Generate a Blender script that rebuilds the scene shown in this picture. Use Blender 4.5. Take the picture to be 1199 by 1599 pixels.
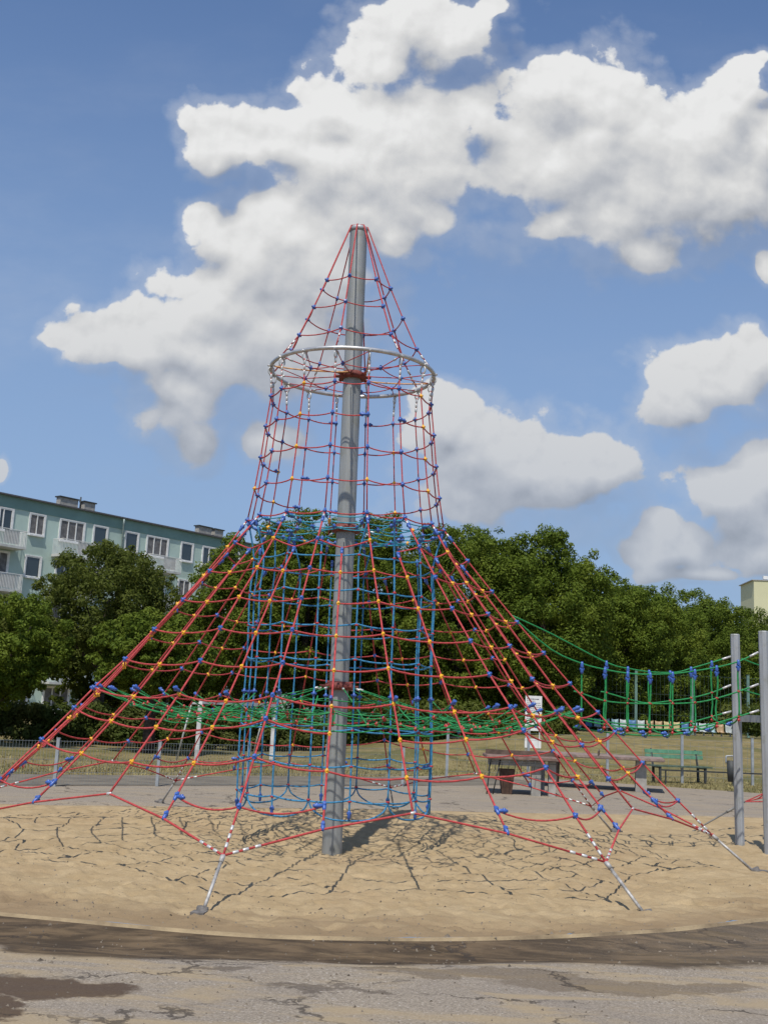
import bpy, bmesh, math, random
import numpy as np
from mathutils import Vector, Matrix, noise

for o in list(bpy.data.objects): bpy.data.objects.remove(o)
SC = bpy.context.scene
COL = SC.collection
R = math.radians

# ---------------------------------------------------------------- camera
# world origin = foot of the mast, +Y away from the camera, z = 0.1 is the level of the ground
CAM = Vector((0.394, -12.652, 1.6))
cd = bpy.data.cameras.new('camera'); cam = bpy.data.objects.new('camera', cd); COL.objects.link(cam)
cd.sensor_fit = 'VERTICAL'; cd.sensor_height = 36.0; cd.lens = 36.0 * 1724.7 / 1599
cd.clip_start = 0.05; cd.clip_end = 3000
pitch, roll = R(9.99), R(2.758)
fw = Vector((0, math.cos(pitch), math.sin(pitch))); up = Vector((0, -math.sin(pitch), math.cos(pitch))); rt = Vector((1, 0, 0))
r2 = rt * math.cos(roll) + up * math.sin(roll); u2 = up * math.cos(roll) - rt * math.sin(roll)
M = Matrix((r2, u2, -fw)).transposed().to_4x4(); M.translation = CAM
cam.matrix_world = M
SC.camera = cam
SC.render.resolution_x = 767; SC.render.resolution_y = 1024
SC.view_settings.view_transform = 'Standard'; SC.view_settings.look = 'None'
SC.view_settings.gamma = 1; SC.view_settings.exposure = 0.55
SC.cycles.max_bounces = 6; SC.cycles.diffuse_bounces = 3; SC.cycles.transmission_bounces = 4; SC.cycles.transparent_max_bounces = 4

# ---------------------------------------------------------------- sun
SUN_EL, SUN_AZ = 60.0, 195.0            # azimuth clockwise from +Y: behind the camera, a little to its left
sd = Vector((math.sin(R(SUN_AZ)) * math.cos(R(SUN_EL)), math.cos(R(SUN_AZ)) * math.cos(R(SUN_EL)), math.sin(R(SUN_EL))))
sl = bpy.data.lights.new('sun', 'SUN'); sl.energy = 2.9; sl.angle = R(0.6); sl.color = (1.0, 0.94, 0.85)
so = bpy.data.objects.new('sun', sl); COL.objects.link(so); so.rotation_euler = sd.to_track_quat('Z', 'Y').to_euler()

# ---------------------------------------------------------------- node helpers
class NT:
    def __init__(s, tree): s.t = tree; s.n = tree.nodes; s.l = tree.links
    def _set(s, sock, v):
        if isinstance(v, bpy.types.NodeSocket): s.l.new(v, sock)
        elif v is not None: sock.default_value = v
    def new(s, typ, **kw):
        nd = s.n.new(typ)
        for k, v in kw.items(): setattr(nd, k, v)
        return nd
    def m(s, op, a, b=None, c=None, clamp=False):
        nd = s.new('ShaderNodeMath', operation=op); nd.use_clamp = clamp
        for i, v in enumerate((a, b, c)): s._set(nd.inputs[i], v)
        return nd.outputs[0]
    def vm(s, op, a, b=None, c=None, scale=None):
        nd = s.new('ShaderNodeVectorMath', operation=op)
        for i, v in enumerate((a, b, c)):
            if v is not None: s._set(nd.inputs[i], v)
        if scale is not None: s._set(nd.inputs['Scale'], scale)
        return nd.outputs['Value'] if op in ('LENGTH', 'DOT_PRODUCT', 'DISTANCE') else nd.outputs[0]
    def noise(s, vec, scale, detail=5, rough=0.55, dist=0.0, out='Fac'):
        nd = s.new('ShaderNodeTexNoise'); s._set(nd.inputs['Vector'], vec)
        nd.inputs['Scale'].default_value = scale; nd.inputs['Detail'].default_value = detail
        nd.inputs['Roughness'].default_value = rough; nd.inputs['Distortion'].default_value = dist
        return nd.outputs[out]
    def mr(s, v, a, b, c=0.0, d=1.0, smooth=True):
        nd = s.new('ShaderNodeMapRange'); nd.interpolation_type = 'SMOOTHSTEP' if smooth else 'LINEAR'
        s._set(nd.inputs[0], v)
        for i, x in enumerate((a, b, c, d)): s._set(nd.inputs[i + 1], x)
        return nd.outputs[0]
    def mix(s, f, a, b, blend='MIX'):
        nd = s.new('ShaderNodeMix', data_type='RGBA', blend_type=blend)
        s._set(nd.inputs[0], f)
        s._set(nd.inputs[6], a if isinstance(a, bpy.types.NodeSocket) else (*a, 1)[:4])
        s._set(nd.inputs[7], b if isinstance(b, bpy.types.NodeSocket) else (*b, 1)[:4])
        return nd.outputs[2]
    def comb(s, x, y, z):
        nd = s.new('ShaderNodeCombineXYZ')
        for i, v in enumerate((x, y, z)): s._set(nd.inputs[i], v)
        return nd.outputs[0]
    def sep(s, v):
        nd = s.new('ShaderNodeSeparateXYZ'); s.l.new(v, nd.inputs[0]); return nd.outputs

# ---------------------------------------------------------------- world: Nishita sky with cumulus clouds
W = bpy.data.worlds.new('World'); SC.world = W; W.use_nodes = True
W.cycles.sampling_method = 'MANUAL'; W.cycles.sample_map_resolution = 512
nt = NT(W.node_tree)
for n in list(nt.n): nt.n.remove(n)
sky = nt.new('ShaderNodeTexSky', sky_type='NISHITA'); sky.sun_disc = False
sky.sun_elevation = R(SUN_EL); sky.sun_rotation = R(SUN_AZ)
sky.air_density = 1.0; sky.dust_density = 0.7; sky.ozone_density = 1.4; sky.altitude = 50
# clouds: (x, y, rx, ry) of puffs, in a chart of the sky centred on the way the camera looks
PUFFS = [(640,30,75,60),(590,80,70,55),(700,60,70,60),(765,20,33,22),(500,135,62,40),(440,185,70,40),(330,200,46,48),
 (345,250,26,28),(600,170,120,85),(500,240,110,75),(630,280,105,85),(660,340,75,45),(430,330,85,50),(322,340,34,40),(355,385,52,45),
 (455,390,125,88),(345,450,100,55),(250,500,85,40),(165,522,80,36),(98,532,30,18),(225,560,110,40),(330,560,120,68),(420,520,120,100),
 (280,640,62,40),(305,695,38,26),(600,375,52,48),
 (850,125,72,62),(745,160,52,50),(930,150,88,70),(1010,190,95,75),(1100,185,95,62),(1190,215,60,75),(860,250,125,100),(1000,290,150,88),
 (1130,280,110,75),(870,345,66,36),(1010,385,52,30),(1178,100,32,24),
 (430,690,60,44),(690,620,46,34),(720,690,86,72),(800,700,74,52),(900,712,74,50),(840,770,104,54),(730,780,95,45),(940,745,36,30),
 (1192,400,22,36),(1110,580,105,52),(1040,592,52,50),(1175,540,55,55),(1070,645,48,26),(1190,715,56,50),(1130,775,74,30),
 (1030,822,26,26),(1050,868,42,24),(1090,905,84,14),(1190,830,90,50),(0,735,12,18),(385,212,44,42),(1155,140,40,40),(560,250,150,130),(400,500,170,90),(920,215,185,140),(1070,265,190,125),(950,330,135,80),(1015,392,66,40),(280,625,90,64),(305,700,48,44),(440,570,110,90),(835,745,140,82),(1120,592,110,66),(1062,640,66,44),(1145,765,110,58),(1048,862,66,50),(1180,860,90,60),(640,240,120,140),(340,215,60,50),(545,335,115,95),(500,440,110,80),(385,400,80,80)]
def chart(px, py):
    d = fw * 1724.7 + r2 * (px - 599.5) - u2 * (py - 799.5)
    return d.x / d.y, d.z / d.y
grp = bpy.data.node_groups.new('cloud_field', 'ShaderNodeTree')
grp.interface.new_socket('P', in_out='INPUT', socket_type='NodeSocketVector')
grp.interface.new_socket('F', in_out='OUTPUT', socket_type='NodeSocketFloat')
grp.interface.new_socket('B', in_out='OUTPUT', socket_type='NodeSocketFloat')
g = NT(grp); gi = g.new('NodeGroupInput'); go = g.new('NodeGroupOutput')
grp.interface.new_socket('V', in_out='OUTPUT', socket_type='NodeSocketFloat')
P = gi.outputs[0]
w1 = g.noise(P, 5.0, 3, 0.5, out='Color'); w1 = g.vm('SUBTRACT', w1, (0.5, 0.5, 0.5)); w1 = g.vm('SCALE', w1, scale=0.06)
w2 = g.noise(P, 26.0, 4, 0.6, out='Color'); w2 = g.vm('SUBTRACT', w2, (0.5, 0.5, 0.5)); w2 = g.vm('SCALE', w2, scale=0.030)
Pw = g.vm('ADD', P, w1); Q = g.vm('MULTIPLY', Pw, (1, 1, 0))
acc = None
for (px, py, rx, ry) in PUFFS:
    cu, cv = chart(px, py); ru, rv = rx / 1690, ry / 1690
    l = g.vm('LENGTH', g.vm('MULTIPLY_ADD', Q, (1 / ru, 1 / rv, 0), (-cu / ru, -cv / rv, 0)))
    acc = l if acc is None else g.m('SMOOTH_MIN', acc, l, 0.6)
base = g.m('MINIMUM', g.m('SUBTRACT', 1.22, acc), 1.15)
def billow(scale, det):
    vo = g.new('ShaderNodeTexVoronoi', feature='F1', voronoi_dimensions='2D'); vo.inputs['Scale'].default_value = scale
    vo.inputs['Detail'].default_value = det; vo.inputs['Roughness'].default_value = .55; vo.inputs['Lacunarity'].default_value = 2.1
    g.l.new(g.vm('ADD', P, w2), vo.inputs['Vector']); return g.m('SUBTRACT', 0.62, vo.outputs['Distance'])
V = g.m('ADD', g.m('MULTIPLY', billow(15.0, 2.0), 0.75), g.m('MULTIPLY', g.m('SUBTRACT', g.noise(P, 20.0, 6, 0.62), 0.5), 1.1))
edge = g.mr(base, 0.35, 1.0, 1.0, 0.25)
F = g.m('ADD', base, g.m('MULTIPLY', V, edge))
g.l.new(F, go.inputs[0]); g.l.new(base, go.inputs[1]); g.l.new(V, go.inputs[2])
tc = nt.new('ShaderNodeTexCoord')
sx, sy, sz = nt.sep(tc.outputs['Generated'])
ay = nt.m('MAXIMUM', nt.m('ABSOLUTE', sy), 0.25)
cu = nt.m('DIVIDE', sx, ay); cv = nt.m('DIVIDE', sz, ay)
P0 = nt.comb(cu, cv, 0.0)
def field(v):
    nd = nt.new('ShaderNodeGroup'); nd.node_tree = grp; nt.l.new(v, nd.inputs[0]); return nd.outputs
a0 = field(P0); a1 = field(nt.vm('ADD', P0, (-0.016, 0.045, 0))); a2 = field(nt.vm('ADD', P0, (-0.004, 0.010, 0)))
f0 = a0[0]
D = nt.m('SUBTRACT', a0[1], a1[1])                  # + on the sunny tops, - on the undersides
under = nt.mr(D, 0.10, -0.55)
alpha = nt.mr(nt.m('DIVIDE', f0, nt.m('ADD', 0.24, nt.m('MULTIPLY', under, 0.60))), 0.0, 1.0)
halo = nt.m('MULTIPLY', nt.mr(f0, -0.50, 0.12), 0.24)
alpha = nt.m('MAXIMUM', alpha, halo)
veil = nt.mr(nt.noise(nt.vm('MULTIPLY', P0, (1, 2.2, 1)), 3.0, 6, 0.6), 0.42, 0.8, 0.0, 0.22)
alpha = nt.m('MAXIMUM', alpha, nt.m('MULTIPLY', veil, nt.mr(cv, 0.9, 0.1)))
lum = nt.m('SUBTRACT', 0.462, nt.m('MULTIPLY', nt.mr(D, 0.22, -0.75), 0.175))
lum = nt.m('ADD', lum, nt.m('MULTIPLY', nt.mr(D, 0.0, 0.7), 0.11))
lum = nt.m('ADD', lum, nt.m('MULTIPLY', nt.m('SUBTRACT', a0[2], a2[2]), 0.14))
lum = nt.m('ADD', lum, nt.m('MULTIPLY', nt.m('SUBTRACT', nt.noise(P0, 3.2, 4, 0.5), 0.5), 0.24))
lum = nt.m('MINIMUM', nt.m('MAXIMUM', lum, 0.25), 0.57)
lum = nt.m('MULTIPLY', lum, nt.mr(cv, 0.02, 0.55, 0.66, 1.0))
cloud = nt.mix(nt.mr(lum, 0.25, 0.5), (0.92, 0.97, 1.07), (1.0, 1.0, 0.99))
cloud = nt.vm('SCALE', cloud, scale=lum)
skyc = nt.vm('SCALE', nt.vm('MULTIPLY', sky.outputs[0], (1.0, 1.0, 1.0)), scale=0.085)
low = nt.mr(cv, 0.85, 0.02, 0.0, 1.0)
skyc = nt.mix(nt.m('MULTIPLY', low, 0.80), skyc, (0.235, 0.295, 0.385))
skyc = nt.vm('MULTIPLY', skyc, (0.80, 0.92, 1.08))
full = nt.mix(nt.m('MULTIPLY', alpha, nt.mr(cv, 0.05, 0.45, 0.78, 0.97)), skyc, cloud)
bg = nt.new('ShaderNodeBackground'); nt.l.new(full, bg.inputs[0]); bg.inputs[1].default_value = 1.0
wo = nt.new('ShaderNodeOutputWorld'); nt.l.new(bg.outputs[0], wo.inputs[0])

# ---------------------------------------------------------------- materials
def mat(name, col, rough=0.6, metal=0.0, var=0.12, scale=8.0, bump=0.0, bscale=60.0, spec=0.35, col2=None, coord='Object', detail=5):
    m = bpy.data.materials.new(name); m.use_nodes = True; t = NT(m.node_tree)
    b = t.n['Principled BSDF']
    tcn = t.new('ShaderNodeTexCoord'); v = tcn.outputs[coord]
    nz = t.noise(v, scale, detail, 0.6)
    c2 = col2 if col2 else tuple(c * (1 - var * 2) for c in col)
    c1 = col if col2 else tuple(min(1, c * (1 + var)) for c in col)
    cc = t.mix(t.mr(nz, 0.3, 0.7), c2, c1)
    t.l.new(cc, b.inputs['Base Color'])
    b.inputs['Roughness'].default_value = rough; b.inputs['Metallic'].default_value = metal
    b.inputs['Specular IOR Level'].default_value = spec
    if bump:
        bn = t.new('ShaderNodeBump'); bn.inputs['Strength'].default_value = bump; bn.inputs['Distance'].default_value = 0.02
        t.l.new(t.noise(v, bscale, 6, 0.6), bn.inputs['Height']); t.l.new(bn.outputs[0], b.inputs['Normal'])
    return m
MRED = mat('red_rope', (0.50, 0.062, 0.062), .55, var=.15, scale=30, bump=.5, bscale=160)
MBLU = mat('blue_rope', (0.045, 0.245, 0.46), .55, var=.15, scale=30, bump=.5, bscale=160)
MTEAL = mat('teal_rope', (0.03, 0.30, 0.42), .55, var=.15, scale=30)
MGRN = mat('green_rope', (0.02, 0.24, 0.07), .55, var=.15, scale=30)
MKB = mat('blue_plastic', (0.045, 0.115, 0.40), .38, var=.1, scale=20, spec=.5)
MKY = mat('yellow_plastic', (0.80, 0.40, 0.02), .38, var=.08, scale=20, spec=.5)
MKR = mat('red_plastic', (0.45, 0.03, 0.035), .4, var=.1, scale=20, spec=.5)
MSIL = mat('pressed_alloy', (0.55, 0.55, 0.54), .45, metal=.35, var=.08, scale=30)
MRING = mat('ring_steel', (0.52, 0.52, 0.52), .36, metal=.55, var=.1, scale=14)
MROD = mat('worn_rod_steel', (0.42, 0.41, 0.39), .6, metal=.3, var=.2, scale=20)
MCOLL = mat('red_rubber_collar', (0.18, 0.045, 0.035), .7, var=.2, scale=20)
MYB = mat('yellow_strap', (0.62, 0.33, 0.13), .6, var=.15, scale=20)
def mast_mat(name='galvanised_mast', base=(0.31, 0.325, 0.32)):
    m = bpy.data.materials.new(name); m.use_nodes = True; t = NT(m.node_tree); b = t.n['Principled BSDF']
    tcn = t.new('ShaderNodeTexCoord'); v = tcn.outputs['Object']
    st = t.noise(t.vm('MULTIPLY', v, (14, 14, 1.3)), 1.0, 6, .65)
    bl = t.noise(v, 6.0, 6, .65)
    c = t.mix(t.mr(st, .3, .75), tuple(x * .78 for x in base), tuple(x * 1.12 for x in base))
    c = t.mix(t.mr(bl, .48, .70, 0, .65), c, (0.235, 0.245, 0.21))
    t.l.new(c, b.inputs['Base Color']); b.inputs['Metallic'].default_value = .25
    t.l.new(t.mr(bl, .3, .7, .42, .62), b.inputs['Roughness'])
    return m
MMAST = mast_mat()
MPOST = mast_mat('galvanised_post', (0.38, 0.40, 0.42))
MFEN = mat('fence_steel', (0.36, 0.39, 0.41), .5, metal=.3, var=.1)
MFEND = mat('fence_wire', (0.22, 0.25, 0.26), .55, metal=.2, var=.1)
MWOOD = mat('bark', (0.075, 0.058, 0.045), .9, var=.3, scale=9, bump=.8, bscale=30)
MCONC = mat('concrete', (0.36, 0.345, 0.31), .85, var=.14, scale=5, bump=.3, bscale=70)
MCOND = mat('weathered_concrete', (0.13, 0.09, 0.07), .9, var=.2, scale=6, bump=.3, bscale=70)
MWHITE = mat('white_paint', (0.74, 0.74, 0.72), .5, var=.06, scale=5)
MGBEN = mat('green_bench_paint', (0.10, 0.26, 0.16), .6, var=.15, scale=8)
MDARK = mat('dark_metal', (0.045, 0.05, 0.05), .6, var=.2)
MBOX = mat('grey_block', (0.16, 0.15, 0.14), .9, var=.2, scale=20)

def sand_mat():
    m = bpy.data.materials.new('sand'); m.use_nodes = True; t = NT(m.node_tree); b = t.n['Principled BSDF']
    tcn = t.new('ShaderNodeTexCoord'); v = tcn.outputs['Object']
    big = t.noise(v, 0.55, 6, .6, .4); mid = t.noise(v, 3.2, 7, .65, .6); fine = t.noise(v, 90, 3, .6)
    c = t.mix(t.mr(mid, .3, .72), (0.328, 0.246, 0.137), (0.420, 0.326, 0.192))
    c = t.mix(t.mr(fine, .35, .7, 0, .35), c, (0.235, 0.165, 0.10))
    c = t.mix(t.mr(big, .50, .66, 0, .35), c, (0.30, 0.21, 0.12))
    # damp sand towards the kerb
    x, y, z = t.sep(v)
    rr = t.m('SQRT', t.m('ADD', t.m('MULTIPLY', x, x), t.m('MULTIPLY', y, y)))
    rr = t.m('ADD', rr, t.m('MULTIPLY', t.m('SUBTRACT', t.noise(t.vm('MULTIPLY', v, (.55, 1.6, 1)), 1.9, 7, .62, .8), .5), 1.9))
    damp = t.m('MULTIPLY', t.mr(rr, 4.10, 4.95), t.mr(y, -2.2, -3.2))
    c = t.mix(t.m('MULTIPLY', damp, .68), c, (0.205, 0.145, 0.085))
    # bits of bark, pebbles
    vo = t.new('ShaderNodeTexVoronoi'); vo.inputs['Scale'].default_value = 7.0; t.l.new(v, vo.inputs['Vector'])
    spot = t.m('MULTIPLY', t.mr(vo.outputs['Distance'], .085, .05), t.mr(t.noise(v, 2.1, 3), .52, .6))
    c = t.mix(t.m('MULTIPLY', spot, .6), c, (0.10, 0.07, 0.045))
    t.l.new(c, b.inputs['Base Color']); b.inputs['Roughness'].default_value = .95; b.inputs['Specular IOR Level'].default_value = .12
    bn = t.new('ShaderNodeBump'); bn.inputs['Strength'].default_value = .55; bn.inputs['Distance'].default_value = .03
    h = t.m('ADD', t.m('MULTIPLY', t.noise(v, 9, 7, .65, .3), 1.0), t.m('MULTIPLY', fine, .12))
    t.l.new(h, bn.inputs['Height']); t.l.new(bn.outputs[0], b.inputs['Normal'])
    return m
MSAND = sand_mat()

def asphalt_mat():
    m = bpy.data.materials.new('asphalt'); m.use_nodes = True; t = NT(m.node_tree); b = t.n['Principled BSDF']
    tcn = t.new('ShaderNodeTexCoord'); v = tcn.outputs['Object']
    x, y, z = t.sep(v)
    fine = t.noise(v, 75, 4, .8); sp = t.noise(v, 48, 2, .5)
    c = t.mix(t.mr(fine, .32, .68), (0.170, 0.144, 0.110), (0.360, 0.310, 0.245))
    c = t.mix(t.mr(sp, .62, .70, 0, .6), c, (0.52, 0.48, 0.43))
    big = t.noise(v, .8, 7, .62, .5)
    c = t.mix(t.mr(big, .35, .7, 0, .35), c, (0.20, 0.175, 0.155))
    # washed-out sand lying on the asphalt in streaks
    st = t.noise(t.vm('MULTIPLY', v, (.75, 2.6, 1)), 1.5, 8, .62, .9)
    near = t.mr(y, 3.0, -3.0, .45, 1.0)
    c = t.mix(t.m('MULTIPLY', t.mr(st, .44, .64), t.m('MULTIPLY', near, .70)), c, (0.345, 0.268, 0.162))
    wob = t.vm('SCALE', t.vm('SUBTRACT', t.noise(v, 2.2, 6, .62, out='Color'), (.5, .5, .5)), scale=.8)
    vw = t.vm('ADD', v, wob)
    xw, yw, zw = t.sep(vw)
    def ell(cx, cy, rx, ry):
        return t.vm('LENGTH', t.vm('MULTIPLY_ADD', t.vm('MULTIPLY', vw, (1, 1, 0)), (1 / rx, 1 / ry, 0), (-cx / rx, -cy / ry, 0)))
    # dark, trodden, damp dirt along the kerb
    rr = t.m('SQRT', t.m('ADD', t.m('MULTIPLY', x, x), t.m('MULTIPLY', y, y)))
    wv = t.m('MULTIPLY', t.m('SUBTRACT', t.noise(t.vm('MULTIPLY', v, (.6, 1.3, 1)), 2.2, 8, .62, .5), .5), .55)
    out = t.m('ADD', rr, wv)
    wide = t.m('MULTIPLY', t.mr(x, .2, -1.6, 0, .42), t.mr(x, -2.6, -1.5, 0, 1))
    lim = t.m('ADD', t.m('ADD', 5.68, wide), t.mr(x, 1.2, 3.4, 0, .42))
    band = t.m('MULTIPLY', t.mr(t.m('SUBTRACT', out, lim), .08, -.07), t.mr(y, -1.0, -2.5))
    dirt = t.mix(t.mr(t.noise(t.vm('MULTIPLY', v, (.8, 2.4, 1)), 3.1, 7, .65, .5), .38, .66), (0.050, 0.036, 0.024), (0.140, 0.098, 0.058))
    dirt = t.mix(t.mr(t.noise(t.vm('MULTIPLY', v, (.7, 2.5, 1)), 2.0, 5, .6, .5), .58, .75, 0, .6), dirt, (0.235, 0.175, 0.110))
    c = t.mix(t.m('MULTIPLY', band, t.mr(x, 1.0, 3.6, .94, .72)), c, dirt)
    # edge of the dirt: a damp dark line
    ed = t.m('MULTIPLY', t.mr(t.m('ABSOLUTE', t.m('SUBTRACT', t.m('SUBTRACT', out, lim), -.05)), .07, .0), t.mr(y, -1, -2.5))
    c = t.mix(t.m('MULTIPLY', ed, .5), c, (0.050, 0.040, 0.032))
    s1 = t.mr(t.m('MINIMUM', ell(-1.22, -6.63, .42, .24), ell(-1.50, -7.02, .30, .2)), 1.1, .82)
    c = t.mix(t.m('MULTIPLY', s1, .86), c, (0.070, 0.046, 0.032))
    s2 = t.mr(t.m('MINIMUM', ell(1.15, -5.88, .8, .11), t.m('MINIMUM', ell(1.75, -6.05, .6, .16), ell(2.25, -5.98, .5, .10))), 1.12, .84)
    c = t.mix(t.m('MULTIPLY', s2, .52), c, (0.115, 0.085, 0.055))
    s3 = t.mr(t.m('MINIMUM', ell(-.36, -6.0, .16, .05), t.m('MINIMUM', ell(.05, -6.38, .22, .05), ell(.3, -6.42, .3, .045))), 1.2, .7)
    c = t.mix(t.m('MULTIPLY', s3, .6), c, (0.075, 0.06, 0.05))
    # cracks
    cr = t.new('ShaderNodeTexVoronoi', feature='DISTANCE_TO_EDGE'); cr.inputs['Scale'].default_value = .72
    t.l.new(t.vm('MULTIPLY', t.vm('ADD', v, t.vm('SCALE', wob, scale=.9)), (.8, 1.7, 1)), cr.inputs['Vector'])
    crk = t.m('MULTIPLY', t.mr(cr.outputs['Distance'], .016, .004), t.mr(t.noise(v, 1.4, 4), .42, .56))
    c = t.mix(t.m('MULTIPLY', crk, .75), c, (0.05, 0.042, 0.036))
    t.l.new(c, b.inputs['Base Color'])
    b.inputs['Roughness'].default_value = .95; b.inputs['Specular IOR Level'].default_value = .08
    bn = t.new('ShaderNodeBump'); bn.inputs['Strength'].default_value = .5; bn.inputs['Distance'].default_value = .01
    h = t.m('SUBTRACT', fine, t.m('MULTIPLY', crk, 2.0))
    t.l.new(h, bn.inputs['Height']); t.l.new(bn.outputs[0], b.inputs['Normal'])
    return m
MASPH = asphalt_mat()

def grass_mat():
    m = bpy.data.materials.new('dry_grass'); m.use_nodes = True; t = NT(m.node_tree); b = t.n['Principled BSDF']
    tcn = t.new('ShaderNodeTexCoord'); v = tcn.outputs['Object']
    x, y, z = t.sep(v)
    n1 = t.noise(t.vm('MULTIPLY', v, (1, 1.6, 1)), .28, 7, .62, .5); n2 = t.noise(v, 2.4, 7, .65); n3 = t.noise(v, 26, 4, .7)
    c = t.mix(t.mr(n2, .3, .7), (0.205, 0.165, 0.075), (0.335, 0.270, 0.135))
    c = t.mix(t.mr(n1, .44, .62, 0, .8), c, (0.120, 0.125, 0.045))
    c = t.mix(t.mr(n3, .35, .65, 0, .4), c, (0.12, 0.11, 0.045))
    c = t.mix(t.mr(t.noise(t.vm('MULTIPLY', v, (.35, 1.1, 1)), 1.0, 5, .6), .6, .72, 0, .5), c, (0.36, 0.29, 0.19))
    t.l.new(c, b.inputs['Base Color']); b.inputs['Roughness'].default_value = .95; b.inputs['Specular IOR Level'].default_value = .1
    bn = t.new('ShaderNodeBump'); bn.inputs['Strength'].default_value = .8; bn.inputs['Distance'].default_value = .06
    t.l.new(t.m('ADD', n3, n2), bn.inputs['Height']); t.l.new(bn.outputs[0], b.inputs['Normal'])
    return m
MGRASS = grass_mat()

def leaf_mat(name, ca, cb, cc):
    m = bpy.data.materials.new(name); m.use_nodes = True; t = NT(m.node_tree); b = t.n['Principled BSDF']
    ge = t.new('ShaderNodeNewGeometry'); oi = t.new('ShaderNodeObjectInfo')
    tcn = t.new('ShaderNodeTexCoord')
    c = t.mix(ge.outputs['Random Per Island'], ca, cb)
    c = t.mix(t.mr(t.noise(tcn.outputs['Object'], .9, 3), .45, .68, 0, .75), c, cc)
    c = t.mix(t.m('MULTIPLY', oi.outputs['Random'], .22), c, (0.09, 0.13, 0.02))
    t.l.new(c, b.inputs['Base Color']); b.inputs['Roughness'].default_value = .65; b.inputs['Specular IOR Level'].default_value = .12
    tr = t.new('ShaderNodeBsdfTranslucent'); t.l.new(t.mix(.5, c, (0.16, 0.22, 0.03)), tr.inputs[0])
    ms = t.new('ShaderNodeMixShader'); ms.inputs[0].default_value = .35
    out = t.n['Material Output']
    t.l.new(b.outputs[0], ms.inputs[1]); t.l.new(tr.outputs[0], ms.inputs[2]); t.l.new(ms.outputs[0], out.inputs[0])
    return m
MLEAF = leaf_mat('leaves', (0.070, 0.112, 0.014), (0.150, 0.205, 0.026), (0.175, 0.215, 0.028))
MLEAFD = leaf_mat('dark_leaves', (0.062, 0.078, 0.016), (0.125, 0.142, 0.028), (0.105, 0.120, 0.026))
MHEDGE = leaf_mat('hedge_leaves', (0.055, 0.082, 0.020), (0.105, 0.135, 0.034), (0.14, 0.14, 0.045))

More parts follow.
